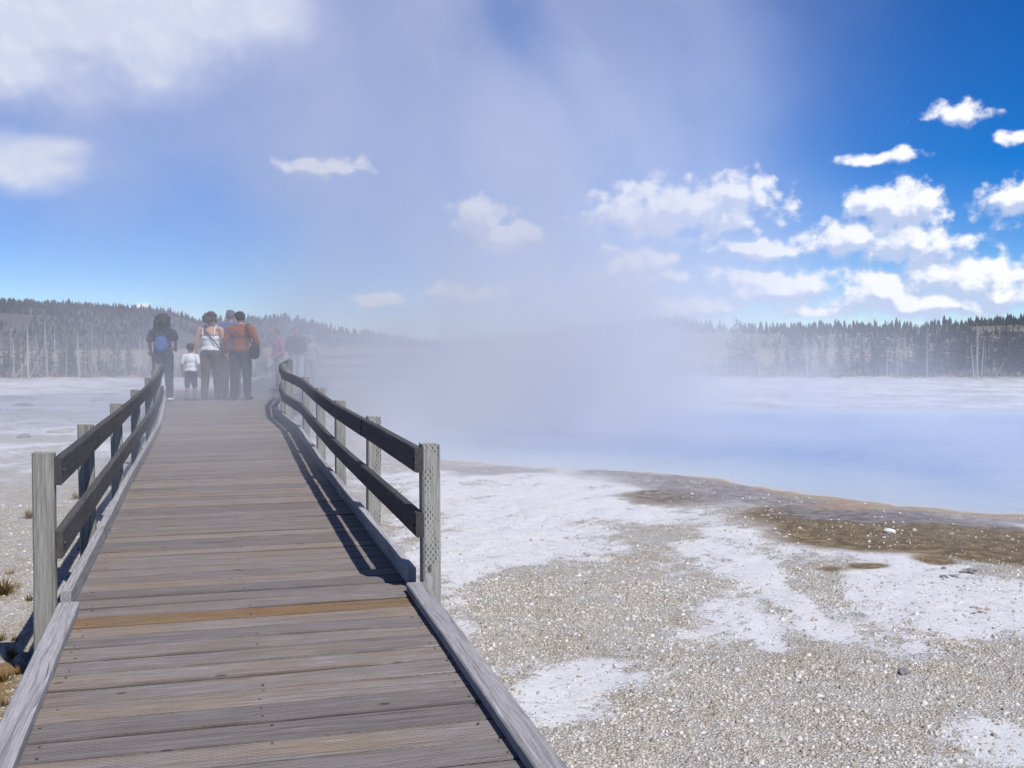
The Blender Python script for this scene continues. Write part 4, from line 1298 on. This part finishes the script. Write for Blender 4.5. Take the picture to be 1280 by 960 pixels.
    if hairstyle == 'short':
        for k in range(14):
            a = rg.uniform(0, 6.28); e = rg.uniform(.1, 1.4)
            q = Vector((math.cos(a) * math.cos(e) * .075, -.03 + math.sin(a) * math.cos(e) * .07, .03 + math.sin(e) * .075)) * hs
            if q.y > .03 and q.z < .06: continue
            Hp.append(sphere_part(hc + q, (.028, .028, .026), None, 8, 6))
    elif hairstyle == 'curly':
        for k in range(46):
            a = rg.uniform(0, 6.28); e = rg.uniform(-.85, 1.5)
            q = Vector((math.cos(a) * math.cos(e) * .112, -.03 + math.sin(a) * math.cos(e) * .105, .005 + math.sin(e) * .11))
            if q.y > .045 and q.z < .06: continue
            Hp.append(sphere_part(hc + q, (.035, .035, .035), None, 8, 6))
    elif hairstyle == 'long':
        for k in range(60):
            a = rg.uniform(0, 6.28); e = rg.uniform(-1.0, 1.5)
            q = Vector((math.cos(a) * math.cos(e) * .13, -.035 + math.sin(a) * math.cos(e) * .105, -.01 + math.sin(e) * .125))
            if q.y > .03 and q.z < .07: continue
            Hp.append(sphere_part(hc + q, (.045, .045, .05), None, 8, 6))
        for sx in (-.10, -.04, .04, .10):
            Hp.append(limb(hc + Vector((sx, -.075, 0)), .05, hc + Vector((sx * 1.25, -.09, -.26)), .045))
    hm_ = fuse('hair', Hp, .011 if voxel < .015 else voxel, 2, .007, int(px))
    link('hair', hm_, hair, o)
    return o, s, hc


C_navy = cloth('navy_cloth', (.035, .042, .07)); C_blue = cloth('blue_cloth', (.055, .10, .26)); C_white = cloth('white_cloth', (.75, .74, .73), .85)
C_dark = cloth('charcoal_cloth', (.05, .045, .045)); C_brown = cloth('brown_cloth', (.11, .075, .055)); C_orange = cloth('rust_orange_cloth', (.25, .088, .045))
C_pink = cloth('pink_cloth', (.52, .16, .24)); C_khaki = cloth('pale_trouser_cloth', (.52, .48, .43)); C_black = cloth('black_cloth', (.022, .022, .028)); C_cream = cloth('cream_cloth', (.62, .60, .57))
GP = 'visitors on the boardwalk'
zg = DZ0 + .279
pA = person(203, 21.7, 395, zg - .005, .12, 'person with long dark hair, navy top and white shoes by the railing', C_navy, C_navy, HAIR['black'], SKD, hairstyle='long', shoes=SHOE_W, sleeves='short', group=GP, arms=((.24, .10, 1.02), (.20, .16, 1.10)), build=1.08)
pB = person(238, 22.0, 429, zg, -.05, 'small child in white shirt and dark shorts among the visitors', C_white, C_navy, HAIR['dark'], SKD, child=True, group=GP, bottoms='short', arms=((.25, .02, .82), (.25, .03, .82)))
pC = person(263, 22.3, 391, zg, -.10, 'person with curly hair wearing a white strappy vest', C_white, C_brown, HAIR['brown'], SK, hairstyle='curly', topstyle='vest', sleeves='none', group=GP, arms=((.27, .02, .90), (.25, .04, .92)), build=1.10)
pD = person(288, 23.3, 388, zg, .15, 'tall grey-haired person in blue shirt behind the orange shirt', C_blue, C_dark, HAIR['grey'], SK, group=GP, build=1.05)
pE = person(300, 22.2, 390, zg, -.12, 'person in rust orange shirt with short dark hair', C_orange, C_dark, HAIR['dark'], SK, sleeves='long', group=GP, arms=((.25, .02, .92), (.20, .16, 1.12)), elbows=(None, (.30, .0, 1.10)), build=1.12)
zp = deck_z(28.9)
pF = person(348, 28.7, 411, zp, 2.2, 'person in pink jacket and pale trousers looking at the pool', C_pink, C_khaki, HAIR['dark'], SK, sleeves='long', voxel=.014, group=GP, arms=((.16, .14, .95), (.14, .16, .98)), elbows=((.27, -.02, 1.08), (.27, -.02, 1.08)), lean=.05, build=1.08)
pG = person(370, 29.0, 409, zp, 3.3, 'person in bulky dark jacket and white trousers facing back', C_black, C_white, HAIR['grey'], SK, sleeves='long', voxel=.014, group=GP, arms=((.10, .17, .98), (.10, .18, 1.0)), elbows=((.235, -.02, 1.12), (.235, -.02, 1.12)), build=1.06)
pH = person(388, 29.4, 419, zp, 3.0, 'pale-haired person in cream sweater facing back', C_cream, C_khaki, HAIR['white'], SK, sleeves='long', voxel=.014, group=GP, build=1.05)
GF = 'distant visitors in the steam'
person(711, 49.0, 431, FZ, 1.2, 'small figure in white barely seen through steam', C_white, C_khaki, HAIR['dark'], SK, voxel=.02, group=GF, child=True)
person(737, 48.9, 423, FZ, 2.8, 'pale-clothed figure beside the dark one in steam', C_cream, C_khaki, HAIR['dark'], SK, sleeves='long', voxel=.02, group=GF)
person(746, 48.4, 416, FZ, 3.4, 'tall dark-clothed figure in the thick steam', C_black, C_black, HAIR['dark'], SK, sleeves='long', voxel=.02, group=GF, build=1.25)


def worn(root, s, parts, name, label, mat, voxel=.012):
    o = link(name, fuse(name, parts, voxel, 3, .006, 5), mat); o.location = root.location; o.rotation_euler = root.rotation_euler; o.scale = root.scale
    return tag(o, label, 'bag')


def strap(o, pts, r_, mat, name='strap'):
    V, Fc = tube([Vector(q) for q in pts], [r_] * len(pts), 6); link(name, pydata(name, V, Fc), mat, o)


b = worn(pE[0], 1, [sphere_part((.27, -.02, .96), (.075, .14, .15)), sphere_part((.26, -.02, .90), (.085, .15, .11)), sphere_part((.27, -.02, 1.03), (.05, .12, .08))], 'shoulder_bag', 'black shoulder bag hanging at the hip of the orange shirt', C_black)
strap(b, [(.25, -.09, 1.06), (.19, -.13, 1.25), (.14, -.09, 1.42), (.14, 0, 1.475), (.15, .09, 1.40), (.24, .08, 1.06)], .014, C_black)
b = worn(pA[0], 1, [sphere_part((0, -.16, 1.12), (.13, .08, .15)), sphere_part((0, -.15, 1.22), (.11, .07, .08)), sphere_part((0, -.21, 1.06), (.09, .05, .08))], 'backpack', 'blue backpack worn over the navy top', C_blue)
for sx in (-1, 1):
    strap(b, [(sx * .09, -.14, 1.04), (sx * .15, -.02, 1.10), (sx * .13, .12, 1.25), (sx * .11, .07, 1.42), (sx * .11, -.05, 1.45), (sx * .08, -.15, 1.28)], .013, C_navy)
b = worn(pC[0], 1, [sphere_part((.20, .04, .92), (.04, .09, .08))], 'shoulder_bag', 'small bag slung across the back of the white vest', C_dark)
strap(b, [(.19, .0, .98), (.14, -.115, 1.10), (.02, -.135, 1.27), (-.08, -.10, 1.39), (-.10, .0, 1.46), (-.02, .12, 1.33), (.12, .125, 1.12), (.20, .06, .98)], .011, C_dark)

# ================================================================ STEAM drifting off the pool
X0, X1, Y0, Y1, Z0, Z1 = -46, 30, 6.0, 58, -3.0, 27
bm = bmesh.new(); bmesh.ops.create_cube(bm, size=1.0)
for v in bm.verts:
    v.co = Vector(((X0 + X1) / 2 + v.co.x * (X1 - X0), (Y0 + Y1) / 2 + v.co.y * (Y1 - Y0), (Z0 + Z1) / 2 + v.co.z * (Z1 - Z0)))
sm = bpy.data.meshes.new('steam'); bm.to_mesh(sm); bm.free()
m = bpy.data.materials.new('steam'); m.use_nodes = True; MATS['steam'] = m
T = NT(m.node_tree); T.n.clear()
out = T.node('ShaderNodeOutputMaterial'); pv = T.node('ShaderNodeVolumePrincipled'); T.l.new(pv.outputs[0], out.inputs['Volume'])
pos = T.node('ShaderNodeNewGeometry').outputs['Position']
warp = T.node('ShaderNodeTexNoise'); T.put(warp.inputs['Vector'], pos); warp.inputs['Scale'].default_value = .13; warp.inputs['Detail'].default_value = 2
pw = T.v('ADD', pos, T.v('MULTIPLY', T.v('SUBTRACT', warp.outputs['Color'], (.5, .5, .5)), (9, 9, 7)))
x, y, z = T.sep(pw); xr, yr, zr = T.sep(pos)
def gauss(v, c, s):
    q = T.m('DIVIDE', T.m('SUBTRACT', v, c), s)
    return T.m('EXPONENT', T.m('MULTIPLY', T.m('MULTIPLY', q, q), -1.0))
def mul(*a):
    r_ = a[0]
    for q in a[1:]: r_ = T.m('MULTIPLY', r_, q)
    return r_
zc = T.m('MAXIMUM', z, 0.0)
# 1 low steam hugging the water
low_ = mul(gauss(x, 3.5, 14.0), gauss(yr, 20.5, 9.5), T.m('EXPONENT', T.m('MULTIPLY', T.m('MAXIMUM', zr, 0.0), -1 / .60)), .135)
# 2 dense bank rising from the far middle of the pool
bank = mul(gauss(x, .6, 5.6), gauss(yr, 31.0, 10.0), T.m('EXPONENT', T.m('MULTIPLY', zc, -1 / 3.2)), .36)
# 3 tall thin veil leaning away to the left
veil = mul(T.ramp(x, .5, 8.0, 1.0, 0.0), T.m('MAXIMUM', T.ramp(x, -10.0, -1.0, .25, 1.0), T.ramp(zr, 3.2, 6.5, .25, 1.5)), gauss(yr, 26.0, 8.5), T.ramp(zr, 7.0, 24.0, 1.0, .35), .031)
mist = mul(gauss(xr, -5.5, 4.0), gauss(yr, 21.0, 5.0), T.m('EXPONENT', T.m('MULTIPLY', T.m('MAXIMUM', zr, 0.0), -1 / 3.0)), .028)
tot_ = T.m('ADD', T.m('ADD', T.m('ADD', low_, bank), veil), mist)
nz = T.noise(T.v('MULTIPLY', pw, (1, 1, .7)), .26, 4, .60)
tot_ = T.m('MULTIPLY', tot_, T.ramp(nz, .32, .68, .05, 2.1))
edge = mul(T.ramp(xr, X0, X0 + 6), T.ramp(xr, X1 - 5, X1, 1, 0), T.ramp(yr, Y0, Y0 + 6.0), T.ramp(yr, Y1 - 4, Y1, 1, 0), T.ramp(zr, Z1 - 4, Z1, 1, 0))
T.put(pv.inputs['Density'], T.m('MULTIPLY', tot_, edge))
pv.inputs['Color'].default_value = (.84, .865, .96, 1); pv.inputs['Anisotropy'].default_value = 0.0
m.cycles.volume_step_rate = 1.2
st = tag(link('steam', sm, m), 'white steam drifting off the hot pool across the boardwalk', 'steam', kind='stuff')
